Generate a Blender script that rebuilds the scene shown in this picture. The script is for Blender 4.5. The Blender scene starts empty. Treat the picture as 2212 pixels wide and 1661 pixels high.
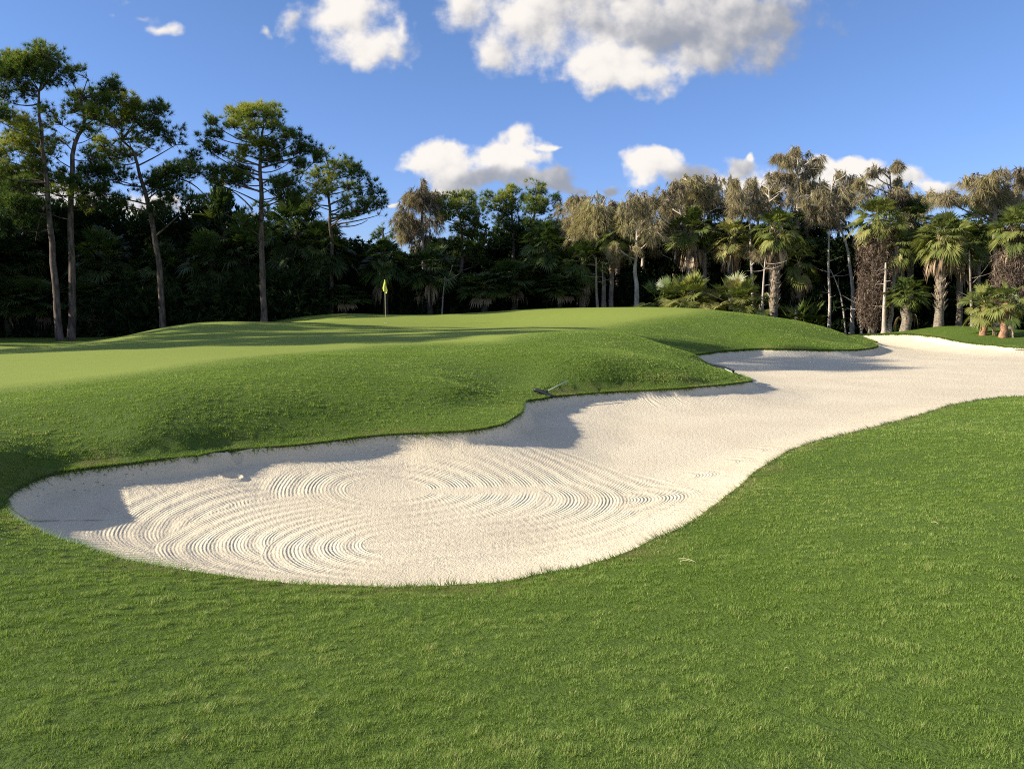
import bpy, math, random
import numpy as np
from mathutils import Vector, Euler
from mathutils.geometry import delaunay_2d_cdt

R = math.radians
SC = bpy.context.scene
COL = SC.collection
rng = np.random.default_rng(7)

# ------------------------------------------------------------------ camera
FPX, CX, CY = 829.0, 512.0, 384.0
PITCH = R(5.8)
CAM_Z = 2.3
cam_d = bpy.data.cameras.new('camera')
cam_d.sensor_width = 36.0
cam_d.lens = 36.0 * FPX / 1024.0
cam_d.clip_start = 0.05
cam_d.clip_end = 2000.0
cam = bpy.data.objects.new('camera', cam_d)
cam.location = (0, 0, CAM_Z)
cam.rotation_euler = (R(90) - PITCH, 0, 0)
COL.objects.link(cam)
SC.camera = cam

# ------------------------------------------------------------------ light
SUN_EL = R(22.0)
TO_SUN = Vector((-1.0, -0.10, 0.0)).normalized() * math.cos(SUN_EL) + Vector((0, 0, math.sin(SUN_EL)))
sun_d = bpy.data.lights.new('sun', 'SUN')
sun_d.energy = 5.0
sun_d.angle = R(0.5)
sun_d.color = (1.0, 0.89, 0.74)
sun = bpy.data.objects.new('sun', sun_d)
sun.rotation_euler = TO_SUN.to_track_quat('Z', 'Y').to_euler()
sun.location = (-60, -10, 60)
COL.objects.link(sun)

SC.view_settings.view_transform = 'Standard'
SC.view_settings.look = 'None'
SC.view_settings.gamma = 1.0
SC.view_settings.exposure = 1.0
SC.cycles.filter_width = 1.05
SC.cycles.max_bounces = 6
SC.cycles.diffuse_bounces = 3
SC.cycles.transmission_bounces = 3
SC.cycles.transparent_max_bounces = 4
SC.cycles.use_denoising = False
SC.cycles.caustics_reflective = False
SC.cycles.caustics_refractive = False
SC.cycles.sample_clamp_indirect = 4.0


# ------------------------------------------------------------------ picture rays -> world points
def ray(u, v):
    a, b = (u - CX) / FPX, (CY - v) / FPX
    cp, sp = math.cos(PITCH), math.sin(PITCH)
    return a, cp + b * sp, -sp + b * cp


def at_z(u, v, z):
    a, y, s = ray(u, v)
    t = (z - CAM_Z) / s
    return (a * t, y * t, z)


def at_y(u, v, yy):
    a, y, s = ray(u, v)
    t = yy / y
    return (a * t, yy, CAM_Z + s * t)


# ------------------------------------------------------------------ node helpers
class NT:
    def __init__(self, tree):
        self.t = tree

    def n(self, typ, **kw):
        nd = self.t.nodes.new(typ)
        for k, v in kw.items():
            if k.startswith('i_'):
                nd.inputs[k[2:].replace('_', ' ')].default_value = v
            else:
                setattr(nd, k, v)
        return nd

    def put(self, sock, val):
        if isinstance(val, bpy.types.NodeSocket):
            self.t.links.new(val, sock)
        else:
            sock.default_value = val

    def m(self, op, a, b=0.0, c=0.0, clamp=False):
        nd = self.t.nodes.new('ShaderNodeMath')
        nd.operation = op
        nd.use_clamp = clamp
        for s, v in zip(nd.inputs, (a, b, c)):
            self.put(s, v)
        return nd.outputs[0]

    def v(self, op, a, b=(0, 0, 0), c=(0, 0, 0)):
        nd = self.t.nodes.new('ShaderNodeVectorMath')
        nd.operation = op
        self.put(nd.inputs[0], a)
        self.put(nd.inputs[1], b)
        if op == 'MULTIPLY_ADD':
            self.put(nd.inputs[2], c)
        return nd.outputs['Value'] if op in ('LENGTH', 'DISTANCE', 'DOT_PRODUCT') else nd.outputs[0]

    def noise(self, vec, scale, detail=4.0, rough=0.5, dim='3D'):
        nd = self.t.nodes.new('ShaderNodeTexNoise')
        nd.noise_dimensions = dim
        if vec is not None:
            self.t.links.new(vec, nd.inputs['Vector'])
        nd.inputs['Scale'].default_value = scale
        nd.inputs['Detail'].default_value = detail
        nd.inputs['Roughness'].default_value = rough
        return nd.outputs[0]

    def ramp(self, val, lo, hi, a=0.0, b=1.0, smooth=True):
        nd = self.t.nodes.new('ShaderNodeMapRange')
        nd.interpolation_type = 'SMOOTHSTEP' if smooth else 'LINEAR'
        self.put(nd.inputs[0], val)
        for i, x in zip((1, 2, 3, 4), (lo, hi, a, b)):
            self.put(nd.inputs[i], x)
        return nd.outputs[0]

    def mix(self, f, a, b, mode='MIX'):
        nd = self.t.nodes.new('ShaderNodeMix')
        nd.data_type = 'RGBA'
        nd.blend_type = mode
        self.put(nd.inputs[0], f)
        for s, x in ((nd.inputs[6], a), (nd.inputs[7], b)):
            if not isinstance(x, bpy.types.NodeSocket) and len(x) == 3:
                x = (*x, 1.0)
            self.put(s, x)
        return nd.outputs[2]

    def attr(self, name):
        nd = self.t.nodes.new('ShaderNodeAttribute')
        nd.attribute_name = name
        return nd.outputs['Fac']


def new_mat(name):
    m = bpy.data.materials.new(name)
    m.use_nodes = True
    m.node_tree.nodes.clear()
    t = NT(m.node_tree)
    out = t.n('ShaderNodeOutputMaterial')
    return m, t, out


# ------------------------------------------------------------------ world: sky with clouds
world = bpy.data.worlds.new('World')
SC.world = world
world.use_nodes = True
world.node_tree.nodes.clear()
W = NT(world.node_tree)


def sky_pt(u, v):
    a, y, s = ray(u, v)
    return a / y, s / y


# (u, v, ru, rv, weight, brightness) of the puffs of each cloud, measured on the sky
PUFFS = [
    # great cloud overhead: white flanks, a grey belly and a grey right end
    (640, -20, 160, 46, 1.0, .70), (545, 10, 78, 44, 1.0, .85), (470, 10, 34, 38, .70, .80), (496, 54, 38, 28, .66, .78), (616, 62, 72, 24, 1.0, 1.0), (596, 24, 62, 12, .8, .45),
    (672, 32, 60, 26, 1.0, .30), (740, 20, 66, 42, 1.0, .50), (778, 16, 40, 32, .78, .36), (560, -60, 200, 50, 1.0, .9), (600, 88, 34, 10, .50, .75), (660, 70, 50, 16, .85, .92), (705, 56, 50, 18, .75, .62), (625, 4, 30, 9, .9, .95), (565, 78, 26, 12, .42, .7),
    # triangular cloud
    (342, 22, 42, 30, .95, .95), (366, 46, 38, 18, .9, .9), (396, 54, 16, 18, .75, .85), (336, 0, 32, 22, .75, 1.0), (400, 28, 12, 18, .50, .95), (294, 24, 18, 20, .60, .8), (268, 34, 9, 12, .50, .75), (312, 8, 26, 14, .6, .8),
    # wisps
    (165, 33, 22, 8, .72, .95), (144, 20, 30, 9, .40, .6), (126, 6, 28, 9, .42, .6), (108, 18, 14, 4, .30, .6), (232, 31, 12, 4, .30, .6),
    # double cumulus over the middle wood
    (438, 156, 40, 20, .95, 1.0), (414, 166, 24, 10, .65, 1.0), (508, 152, 32, 22, 1.0, 1.1), (520, 137, 12, 10, .75, 1.2), (548, 143, 16, 4, .55, 1.1), (535, 153, 14, 9, .7, 1.0), (470, 180, 50, 12, .85, .45), (540, 176, 40, 13, .85, .28), (583, 188, 22, 7, .5, .2), (446, 192, 30, 10, .75, .9),
    (610, 186, 14, 6, .7, .08),
    # small cumulus with a grey tail
    (652, 165, 29, 16, 1.05, 1.1), (662, 153, 13, 9, .8, 1.2), (690, 180, 38, 14, .85, .35),
    # cumuli behind the cypresses
    (738, 165, 22, 11, .9, .55), (753, 157, 9, 6, .75, 1.3), (760, 182, 60, 12, .95, .95), (830, 170, 34, 15, 1.0, 1.05), (852, 157, 9, 6, .7, 1.1), (872, 165, 20, 10, .9, 1.2), (884, 178, 34, 10, .9, .85),
    (938, 189, 30, 8, .75, .9), (960, 186, 18, 8, .5, .5),
    # behind the pines
    (20, 195, 40, 26, .8, .8), (80, 200, 50, 22, .7, .8), (165, 172, 12, 9, .6, 1.0), (150, 212, 60, 18, .8, .8), (210, 216, 30, 14, .7, .8), (258, 214, 30, 10, .5, .8), (402, 205, 11, 5, .6, .8),
]
tc = W.n('ShaderNodeTexCoord')
sep = W.n('ShaderNodeSeparateXYZ')
world.node_tree.links.new(tc.outputs['Generated'], sep.inputs[0])
ay = W.m('MAXIMUM', sep.outputs[1], 0.12)
comb = W.n('ShaderNodeCombineXYZ')
W.put(comb.inputs[0], W.m('DIVIDE', sep.outputs[0], ay))
W.put(comb.inputs[1], W.m('DIVIDE', sep.outputs[2], ay))
P = comb.outputs[0]
wn = W.n('ShaderNodeTexNoise')
wn.inputs['Scale'].default_value = 16.0
wn.inputs['Detail'].default_value = 3.0
W.put(wn.inputs['Vector'], P)
Pw = W.v('MULTIPLY_ADD', W.v('SUBTRACT', wn.outputs['Color'], (.5, .5, .5)), (.06, .045, 0), P)
KS = 6.0
aw = al = None
for (u, v, ru, rv, wgt, br) in PUFFS:
    cx, cz = sky_pt(u, v)
    ix, iz = FPX / ru / 1.25, FPX / rv / 1.25
    q = W.v('MULTIPLY_ADD', Pw, (ix, iz, 0), (-cx * ix, -cz * iz, 0))
    e = W.m('EXPONENT', W.m('MULTIPLY_ADD', W.v('LENGTH', q), -KS, wgt * KS))
    li = W.m('ADD', W.v('DOT_PRODUCT', q, (-.20, .26, 0)), br)
    aw = e if aw is None else W.m('ADD', aw, e)
    al = W.m('MULTIPLY', li, e) if al is None else W.m('MULTIPLY_ADD', li, e, al)
aw = W.m('MAXIMUM', aw, 1e-6)
dens0 = W.m('DIVIDE', W.m('LOGARITHM', aw, math.e), KS)
light = W.m('DIVIDE', al, aw)
fb = W.noise(P, 24.0, 10.0, 0.56)
fb2 = W.noise(P, 7.0, 3.0, 0.5)
dn = W.m('MULTIPLY_ADD', W.m('SUBTRACT', fb, 0.5), 1.5, dens0)
dn = W.m('MULTIPLY_ADD', W.m('SUBTRACT', fb2, 0.5), 0.55, dn)
seps = W.n('ShaderNodeSeparateXYZ')
W.put(seps.inputs[0], P)
alpha = W.m('MULTIPLY', W.ramp(dn, 0.0, W.ramp(seps.outputs[1], .2, .3, .42, .66)), 0.97)
fb3 = W.noise(W.v('ADD', P, (-.010, .012, 0)), 24.0, 4.0, 0.50)
relief = W.m('MULTIPLY', W.m('SUBTRACT', fb, fb3), .9)
lit = W.ramp(W.m('ADD', W.m('MULTIPLY_ADD', W.m('SUBTRACT', fb2, .5), .5, light), relief), 0.16, 1.08, 0.0, 1.0, True)
ccol = W.mix(lit, (0.36, 0.385, 0.45), (1.06, 1.0, 0.93))

sky = W.n('ShaderNodeTexSky')
sky.sky_type = 'NISHITA'
sky.sun_disc = False
sky.sun_elevation = SUN_EL
sky.sun_rotation = math.atan2(TO_SUN.x, TO_SUN.y)
sky.altitude = 0.0
sky.air_density = 1.0
sky.dust_density = 0.3
sky.ozone_density = 2.2
SKY_S = 0.066
gain = W.mix(W.ramp(sep.outputs[2], 0.02, 0.34), (.74, .88, 1.46), (.81, .96, 1.32))
blue = W.mix(1.0, sky.outputs[0], gain, 'MULTIPLY')
ccol = W.v('SCALE', ccol)
ccol.node.inputs['Scale'].default_value = 0.48 / SKY_S
fin = W.mix(alpha, blue, ccol)
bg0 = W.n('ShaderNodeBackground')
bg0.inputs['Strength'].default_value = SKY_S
# unseen sky overhead and behind: bright cloud added to lift the fill light
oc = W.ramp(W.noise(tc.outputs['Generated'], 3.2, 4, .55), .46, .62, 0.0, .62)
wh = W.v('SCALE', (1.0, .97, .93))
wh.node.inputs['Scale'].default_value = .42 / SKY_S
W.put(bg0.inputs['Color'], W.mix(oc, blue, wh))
bg = W.n('ShaderNodeBackground')
bg.inputs['Strength'].default_value = SKY_S
W.put(bg.inputs['Color'], fin)
# only the part of the sky that holds clouds needs them worked out
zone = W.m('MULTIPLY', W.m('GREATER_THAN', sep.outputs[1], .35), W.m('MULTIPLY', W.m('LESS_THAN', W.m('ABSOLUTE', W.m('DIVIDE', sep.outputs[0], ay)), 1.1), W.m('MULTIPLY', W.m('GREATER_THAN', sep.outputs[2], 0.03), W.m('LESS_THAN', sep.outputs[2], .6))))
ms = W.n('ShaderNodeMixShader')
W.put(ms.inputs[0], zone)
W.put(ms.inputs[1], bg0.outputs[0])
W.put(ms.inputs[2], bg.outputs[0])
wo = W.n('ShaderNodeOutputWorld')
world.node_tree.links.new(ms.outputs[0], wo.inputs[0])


# ------------------------------------------------------------------ numpy noise
_perm = rng.random((256, 256))


def vnoise(x, y):
    xi, yi = np.floor(x).astype(int), np.floor(y).astype(int)
    fx, fy = x - xi, y - yi
    fx, fy = fx * fx * (3 - 2 * fx), fy * fy * (3 - 2 * fy)
    g = lambda a, b: _perm[a & 255, b & 255]
    return (g(xi, yi) * (1 - fx) + g(xi + 1, yi) * fx) * (1 - fy) + (g(xi, yi + 1) * (1 - fx) + g(xi + 1, yi + 1) * fx) * fy


def fbm(x, y, o=4):
    s, a, t = 0, 1.0, 0
    for i in range(o):
        s = s + a * vnoise(x * 2 ** i + 17.3 * i, y * 2 ** i + 9.1 * i)
        t += a
        a *= .5
    return s / t


# ------------------------------------------------------------------ mesh helpers
def mesh_from(name, V, F, attrs=None, smooth=False):
    V = np.ascontiguousarray(V, dtype=np.float32)
    F = np.ascontiguousarray(F, dtype=np.int32)
    k = F.shape[1]
    me = bpy.data.meshes.new(name)
    me.vertices.add(len(V))
    me.vertices.foreach_set('co', V.ravel())
    me.loops.add(F.size)
    me.loops.foreach_set('vertex_index', F.ravel())
    me.polygons.add(len(F))
    me.polygons.foreach_set('loop_start', np.arange(0, F.size, k, dtype=np.int32))
    me.polygons.foreach_set('loop_total', np.full(len(F), k, dtype=np.int32))
    if smooth:
        me.polygons.foreach_set('use_smooth', np.ones(len(F), dtype=bool))
    for an, av in (attrs or {}).items():
        at = me.attributes.new(an, 'FLOAT', 'POINT')
        at.data.foreach_set('value', np.ascontiguousarray(av, dtype=np.float32))
    me.update(calc_edges=True)
    me.validate()
    return me


def link(name, me, mat=None, parent=None, **props):
    o = bpy.data.objects.new(name, me)
    COL.objects.link(o)
    if me is not None and mat is not None:
        me.materials.clear()
        me.materials.append(mat)
    if parent is not None:
        o.parent = parent
    for k, v in props.items():
        o[k] = v
    return o


class MB:
    """collects triangles with one tint value per vertex"""

    def __init__(self):
        self.V, self.F, self.T, self.n = [], [], [], 0

    def add(self, V, F, tint=0.5):
        V = np.asarray(V, float).reshape(-1, 3)
        self.V.append(V)
        self.F.append(np.asarray(F, int).reshape(-1, 3) + self.n)
        self.T.append(np.broadcast_to(np.asarray(tint, float), (len(V),)).copy())
        self.n += len(V)

    def tris(self, T, tint=0.5):
        T = np.asarray(T, float)
        n = len(T)
        tt = np.repeat(np.broadcast_to(np.asarray(tint, float), (n,)), 3)
        self.add(T.reshape(-1, 3), np.arange(3 * n).reshape(-1, 3), tt)

    def tube(self, path, rad, sides=7, tint=0.5, cap=False):
        path = np.asarray(path, float)
        rad = np.broadcast_to(np.asarray(rad, float), (len(path),))
        d = np.gradient(path, axis=0)
        d /= np.linalg.norm(d, axis=1, keepdims=True) + 1e-9
        ref = np.where(np.abs(d[:, 2:3]) > .8, np.array([[1., 0, 0]]), np.array([[0, 0, 1.]]))
        a = np.cross(d, ref)
        a /= np.linalg.norm(a, axis=1, keepdims=True) + 1e-9
        b = np.cross(d, a)
        th = np.linspace(0, 2 * np.pi, sides, endpoint=False)
        V = path[:, None] + rad[:, None, None] * (a[:, None] * np.cos(th)[None, :, None] + b[:, None] * np.sin(th)[None, :, None])
        n = len(path)
        F = []
        for i in range(n - 1):
            for j in range(sides):
                p, q = i * sides + j, i * sides + (j + 1) % sides
                F += [(p, q, q + sides), (p, q + sides, p + sides)]
        V = V.reshape(-1, 3)
        if cap:
            V = np.vstack([V, path[:1], path[-1:]])
            c0, c1 = n * sides, n * sides + 1
            for j in range(sides):
                F += [(c0, (j + 1) % sides, j), (c1, (n - 1) * sides + j, (n - 1) * sides + (j + 1) % sides)]
        self.add(V, F, tint)

    def mesh(self, name, smooth=False):
        return mesh_from(name, np.vstack(self.V), np.vstack(self.F), {'tint': np.concatenate(self.T)}, smooth)


# ------------------------------------------------------------------ bunker outline
def zl(pts):  # photo strip of the left half -> picture pixels
    return [(.23147 * a, 286.7 + .23147 * b, z) for a, b, z in pts]


def zr(pts):
    return [(512 + .23147 * a, 286.7 + .23147 * b, z) for a, b, z in pts]


LIP = zl([(30, 930, .36), (70, 870, .38), (130, 835, .39), (240, 800, .40), (400, 775, .41), (560, 758, .42), (700, 740, .42), (850, 725, .42),
          (1000, 700, .42), (1200, 685, .42), (1400, 665, .42), (1600, 640, .42), (1800, 628, .43), (2000, 620, .44), (2100, 605, .45), (2170, 590, .46), (2212, 565, .46)])
LIP += zr([(30, 545, .46), (45, 520, .45), (48, 500, .44), (70, 485, .42), (130, 480, .40), (180, 470, .38), (300, 460, .36), (500, 447, .36), (700, 437, .37), (850, 425, .38),
           (950, 415, .38), (1010, 408, .36), (1035, 403, .34), (1030, 395, .34), (1000, 385, .36), (940, 365, .42), (880, 345, .48), (800, 312, .50), (758, 297, .42),
           (830, 285, .40), (950, 272, .40), (1060, 266, .40), (1200, 268, .40), (1400, 271, .38), (1500, 268, .36), (1560, 260, .33), (1580, 252, .32), (1568, 244, .32), (1530, 233, .33)])
LIP_W = [at_z(*p) for p in LIP]
# the far pan behind the second nose, then the bank at the back
LIP_W += [(17.3, 39.3, .32), (17.8, 41.8, .42)]
LIP_W += [at_z(*p) for p in zr([(1500, 207, .50), (1600, 204, .55), (1700, 203, .58), (1780, 208, .55), (1870, 220, .50), (1900, 228, .46), (2000, 243, .40), (2100, 252, .36), (2212, 262, .32)])]
LIP_W += [(25.5, 33.0, .28), (29.5, 29.0, .26), (29.5, 22.5, .24), (24.0, 18.5, .22), (16.5, 17.6, .22)]
NEAR = zr([(2212, 473, .22), (2100, 478, .22), (2000, 490, .22), (1900, 508, .22), (1800, 540, .22), (1600, 595, .23), (1450, 632, .24), (1300, 668, .25), (1180, 715, .26), (1100, 765, .27), (1030, 815, .27), (960, 880, .28), (900, 925, .28), (830, 975, .28), (750, 1025, .28), (680, 1060, .28), (590, 1100, .28), (480, 1150, .28), (350, 1190, .28), (200, 1225, .28), (100, 1243, .28)])
NEAR += zl([(2212, 1265, .28), (2000, 1283, .28), (1800, 1292, .28), (1700, 1293, .28), (1500, 1290, .28), (1300, 1283, .28), (1100, 1265, .29), (900, 1238, .30), (750, 1215, .31), (600, 1190, .31), (450, 1150, .32), (330, 1110, .33), (200, 1065, .34), (100, 1015, .35), (50, 975, .36)])
LIP_W += [at_z(*p) for p in NEAR]
LIP_W = np.array(LIP_W)


def catmull(P, n=6):
    m = len(P)
    out = []
    for i in range(m):
        p0, p1, p2, p3 = P[i - 1], P[i], P[(i + 1) % m], P[(i + 2) % m]
        seg = np.linalg.norm((p2 - p1)[:2])
        k = max(2, int(seg / 0.22))
        for t in np.linspace(0, 1, k, endpoint=False):
            out.append(p1 + (p2 - p1) * t if seg < .05 else
                       .5 * ((2 * p1) + (-p0 + p2) * t + (2 * p0 - 5 * p1 + 4 * p2 - p3) * t * t + (-p0 + 3 * p1 - 3 * p2 + p3) * t ** 3))
    return np.array(out)


_far = np.ones(len(LIP_W))
_far[len(LIP_W) - len(NEAR):] = 0
_far[len(LIP_W) - len(NEAR) - 16:len(LIP_W) - len(NEAR)] = .2
_far[:17] = np.interp(np.arange(17), [0, 3, 7, 16], [.7, .7, .35, .35])
_far[17:23] = .75
_far[23:30] = .4
EDGE4 = catmull(np.column_stack([LIP_W, _far]))
EDGE, EDGE_FAR = EDGE4[:, :3].copy(), np.clip(EDGE4[:, 3], 0, 1)
_ph = np.arange(len(EDGE))
EDGE[:, :2] += (np.stack([vnoise(_ph * .9, _ph * 0 + 3.3), vnoise(_ph * .9, _ph * 0 + 8.1)], 1) - .5) * 0.05


def inside(x, y, poly=None):
    P = EDGE[:, :2] if poly is None else np.asarray(poly)[:, :2]
    res = np.zeros(len(x), bool)
    x0, y0 = P[:, 0], P[:, 1]
    x1, y1 = np.roll(x0, -1), np.roll(y0, -1)
    for a, b, c, d in zip(x0, y0, x1, y1):
        if b == d:
            continue
        cond = (b > y) != (d > y)
        xc = (c - a) * (y - b) / (d - b) + a
        res ^= cond & (x < xc)
    return res


def edge_dist(x, y, P=None):
    """distance to the bunker edge and the height of the edge there"""
    P = EDGE if P is None else P
    D = np.full(len(x), 1e9)
    Z = np.zeros(len(x))
    Q = np.roll(P, -1, axis=0)
    for s in range(0, len(x), 20000):
        xx, yy = x[s:s + 20000], y[s:s + 20000]
        best, bz = np.full(len(xx), 1e9), np.zeros(len(xx))
        for p, q in zip(P, Q):
            ex, ey = q[0] - p[0], q[1] - p[1]
            t = np.clip(((xx - p[0]) * ex + (yy - p[1]) * ey) / (ex * ex + ey * ey + 1e-12), 0, 1)
            d = np.hypot(xx - p[0] - t * ex, yy - p[1] - t * ey)
            k = d < best
            best = np.where(k, d, best)
            bz = np.where(k, p[2] + t * (q[2] - p[2]), bz)
        D[s:s + 20000], Z[s:s + 20000] = best, bz
    return D, Z


# ------------------------------------------------------------------ terrain: a smooth surface through measured points
CTRL = [tuple(p) for p in LIP_W]
for u, v, z in [(0, 600, .50), (0, 690, .62), (0, 768, .70), (256, 768, .64), (512, 768, .62), (768, 768, .62), (1024, 768, .64), (256, 670, .50), (400, 625, .37), (512, 650, .43),
                (800, 650, .47), (1024, 600, .58), (1024, 500, .50), (1024, 440, .38), (900, 500, .37), (760, 560, .38), (900, 455, .31), (100, 610, .46),
                (-60, 520, .50), (-200, 600, .6), (0, 470, .58), (0, 450, .66), (0, 425, .78), (0, 395, .85), (100, 420, .78),
                (540, 384, .56), (330, 360, 1.07),
                (440, 350, 1.00), (520, 360, .93), (560, 350, 1.10), (600, 365, .86), (650, 370, .72), (690, 380, .52), (560, 372, .74),
                (0, 370, .85), (0, 350, .70), (100, 360, .90), (200, 350, .92), (300, 346, .95), (385, 344, 1.0), (440, 341, 1.05), (385, 332, 1.12), (250, 335, 1.05),
                (560, 331, 1.32), (616, 332, 1.30), (651, 340, 1.10), (697, 356, .75), (590, 331, 1.33), (640, 350, .98)]:
    CTRL.append(at_z(u, v, z))
for u, v, y in [(150, 385, 12.4), (150, 430, 10.2), (150, 400, 11.2), (230, 430, 10.75), (230, 400, 11.8), (230, 375, 14), (300, 425, 11.5), (300, 400, 12.4), (300, 375, 14.4), (400, 425, 12.1), (400, 400, 13.4), (400, 385, 14.6), (420, 372, 16.4), (470, 405, 14.1), (455, 385, 14.8), (490, 395, 15.4), (510, 392, 16.4), (525, 385, 17.4), (440, 372, 16.6), (0, 345.5, 36), (100, 344.5, 36), (-150, 346, 34), (300, 330, 34), (385, 320, 43), (200, 322, 36), (165, 327, 36.5), (130, 335, 36.5), (104, 343, 36.5), (260, 323, 40),
                (335, 313, 50), (290, 317, 50), (255, 323, 50), (558, 308, 52), (450, 314, 51), (400, 315, 51), (620, 309, 50), (680, 309.5, 46), (720, 310, 42), (745, 313, 40.5),
                (770, 316.5, 39.5), (801, 321, 38.6), (836, 330.7, 37.6), (500, 325, 40), (600, 320, 38), (640, 336, 31), (700, 335, 34),
                (760, 329, 35.2), (650, 322, 36), (820, 338, 35.5), (780, 339, 33.4), (720, 345, 31.8), (940, 326, 43), (905, 331, 45), (985, 332, 39.8), (1024, 343, 36.8), (860, 333.5, 47.5)]:
    CTRL.append(at_y(u, v, y))
CTRL += [(-25, 50, .15), (-16, 45, .25), (-12, 58, .3), (0, 58, 1.0), (8, 57.5, 1.1), (14, 50, .7), (16, 46, .3), (22, 58, .0), (35, 52, .0), (32, 46, -.1), (40, 35, .1), (34, 24, .4), (26, 12, .6),
         (-40, 40, .3), (-40, 15, .8), (-20, 8, .8), (-6, 3, .8), (6, 3, .75), (14, 6, .7), (0, 0, .75), (0, -12, .9), (-25, -15, 1), (25, -15, .9),
         (-60, 70, 0), (0, 75, .3), (60, 70, 0), (-90, 20, .4), (90, 20, .4), (-90, -60, .5), (90, -60, .5), (0, -80, .5), (-90, 120, 0), (90, 120, 0), (0, 130, 0)]
CTRL = np.array(CTRL)
_keep = [0]
for i in range(1, len(CTRL)):
    if np.min(np.hypot(*(CTRL[_keep][:, :2] - CTRL[i, :2]).T)) > .12:
        _keep.append(i)
CTRL = CTRL[_keep]


def _tps_k(r2):
    return np.where(r2 > 1e-12, r2 * np.log(r2 + 1e-12), 0)


_n = len(CTRL)
_A = np.zeros((_n + 3, _n + 3))
_A[:_n, :_n] = _tps_k(((CTRL[:, None, :2] - CTRL[None, :, :2]) ** 2).sum(-1)) + np.eye(_n) * 0.12
_A[:_n, _n] = 1
_A[:_n, _n + 1:] = CTRL[:, :2]
_A[_n:, :_n] = _A[:_n, _n:].T
_w = np.linalg.solve(_A, np.concatenate([CTRL[:, 2], np.zeros(3)]))


def ground(x, y):
    x, y = np.atleast_1d(np.asarray(x, float)), np.atleast_1d(np.asarray(y, float))
    out = np.empty(len(x))
    cx, cy = np.clip(x, -110, 110), np.clip(y, -90, 140)
    for s in range(0, len(x), 20000):
        a, b = cx[s:s + 20000], cy[s:s + 20000]
        r2 = (a[:, None] - CTRL[None, :, 0]) ** 2 + (b[:, None] - CTRL[None, :, 1]) ** 2
        out[s:s + 20000] = _tps_k(r2) @ _w[:_n] + _w[_n] + _w[_n + 1] * a + _w[_n + 2] * b
    return np.clip(out, -1.2, 2.4)


def gz(x, y):
    return float(ground([x], [y])[0])


def hit(u, v):
    a, yy, s = ray(u, v)
    t = np.geomspace(2.0, 90, 900)
    z = CAM_Z + s * t - ground(a * t, yy * t)
    k = int(np.argmax(z < 0)) if (z < 0).any() else len(t) - 1
    return a * t[k], yy * t[k]


# short turf: fairway apron and putting green
SHORT = [hit(u, v) for u, v in [(-60, 396), (0, 391), (60, 384), (120, 377), (200, 366), (300, 353.5), (380, 346), (440, 343.5), (500, 342), (535, 333.5), (616, 326), (651, 320), (705, 313.5)]]
SHORT += [(11, 44), (9, 50), (4, 53.5), (-8, 52.5), (-13, 48), (-13, 44), (-20, 40), (-40, 38), (-40, 16)]
SHORT = np.array([(a, b, 0) for a, b in SHORT])


def shortness(x, y):
    d, _ = edge_dist(x, y, SHORT)
    ins = inside(x, y, SHORT)
    sd = np.where(ins, d, -d) + (fbm(x * 1.3, y * 1.3, 3) - .5) * .5
    return np.clip(sd / 2.2 + .5, 0, 1)


def soil_edge(x, y, d):
    return d


# point cloud: fine near the camera and coarse far away
pts = []
r = 1.6
i = 0
while r < 75:
    a = np.arange(-44, 44.01, .62) + (.31 if i % 2 else 0)
    rr = r * (1 + (rng.random(len(a)) - .5) * .008)
    pts.append(np.stack([rr * np.sin(np.radians(a)), rr * np.cos(np.radians(a))], 1))
    r *= 1.0165
    i += 1
pol = np.vstack(pts)
gx, gy = np.meshgrid(np.arange(-60, 61, 2.5), np.arange(-30, 101, 2.5))
co = np.stack([gx.ravel(), gy.ravel()], 1) + rng.normal(0, .05, (gx.size, 2))
ang = np.degrees(np.arctan2(co[:, 0], co[:, 1]))
rad = np.hypot(co[:, 0], co[:, 1])
co = co[~((np.abs(ang) < 45) & (rad < 77) & (rad > 1.5))]
far = []
for rr in np.geomspace(120, 1500, 9):
    for a in np.arange(0, 360, 10):
        far.append((rr * math.sin(R(a)), rr * math.cos(R(a))))
ALL = np.vstack([pol, co, np.array(far)])
d_all, _ = edge_dist(ALL[:, 0], ALL[:, 1])
ins_all = inside(ALL[:, 0], ALL[:, 1])
G_PTS = ALL[(~ins_all) & (d_all > .04)]
near_d = np.hypot(ALL[:, 0], ALL[:, 1])


def fill(P, keep_inside):
    ne = len(EDGE)
    vs = [Vector((float(a), float(b))) for a, b in np.vstack([EDGE[:, :2], P])]
    ed = [(k, (k + 1) % ne) for k in range(ne)]
    ov, oe, of, *_ = delaunay_2d_cdt(vs, ed, [], 0, 1e-6)
    V = np.array([(p.x, p.y) for p in ov])
    F = np.array([f for f in of if len(f) == 3], int)
    c = V[F].mean(1)
    k = inside(c[:, 0], c[:, 1])
    F = F[k if keep_inside else ~k]
    used = np.unique(F)
    remap = -np.ones(len(V), int)
    remap[used] = np.arange(len(used))
    return V[used], remap[F]


gV, gF = fill(G_PTS, False)
gZ = ground(gV[:, 0], gV[:, 1])
gd, gl = edge_dist(gV[:, 0], gV[:, 1])
gZ = np.where(gd < 1e-4, gl, gZ * np.clip(gd / .35, 0, 1) + (gl + .0) * (1 - np.clip(gd / .35, 0, 1)))
gS = shortness(gV[:, 0], gV[:, 1])
gZ += (fbm(gV[:, 0] * .9, gV[:, 1] * .9, 3) - .5) * .05 * (1 - gS) * np.clip(gd / .5, 0, 1)


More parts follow.
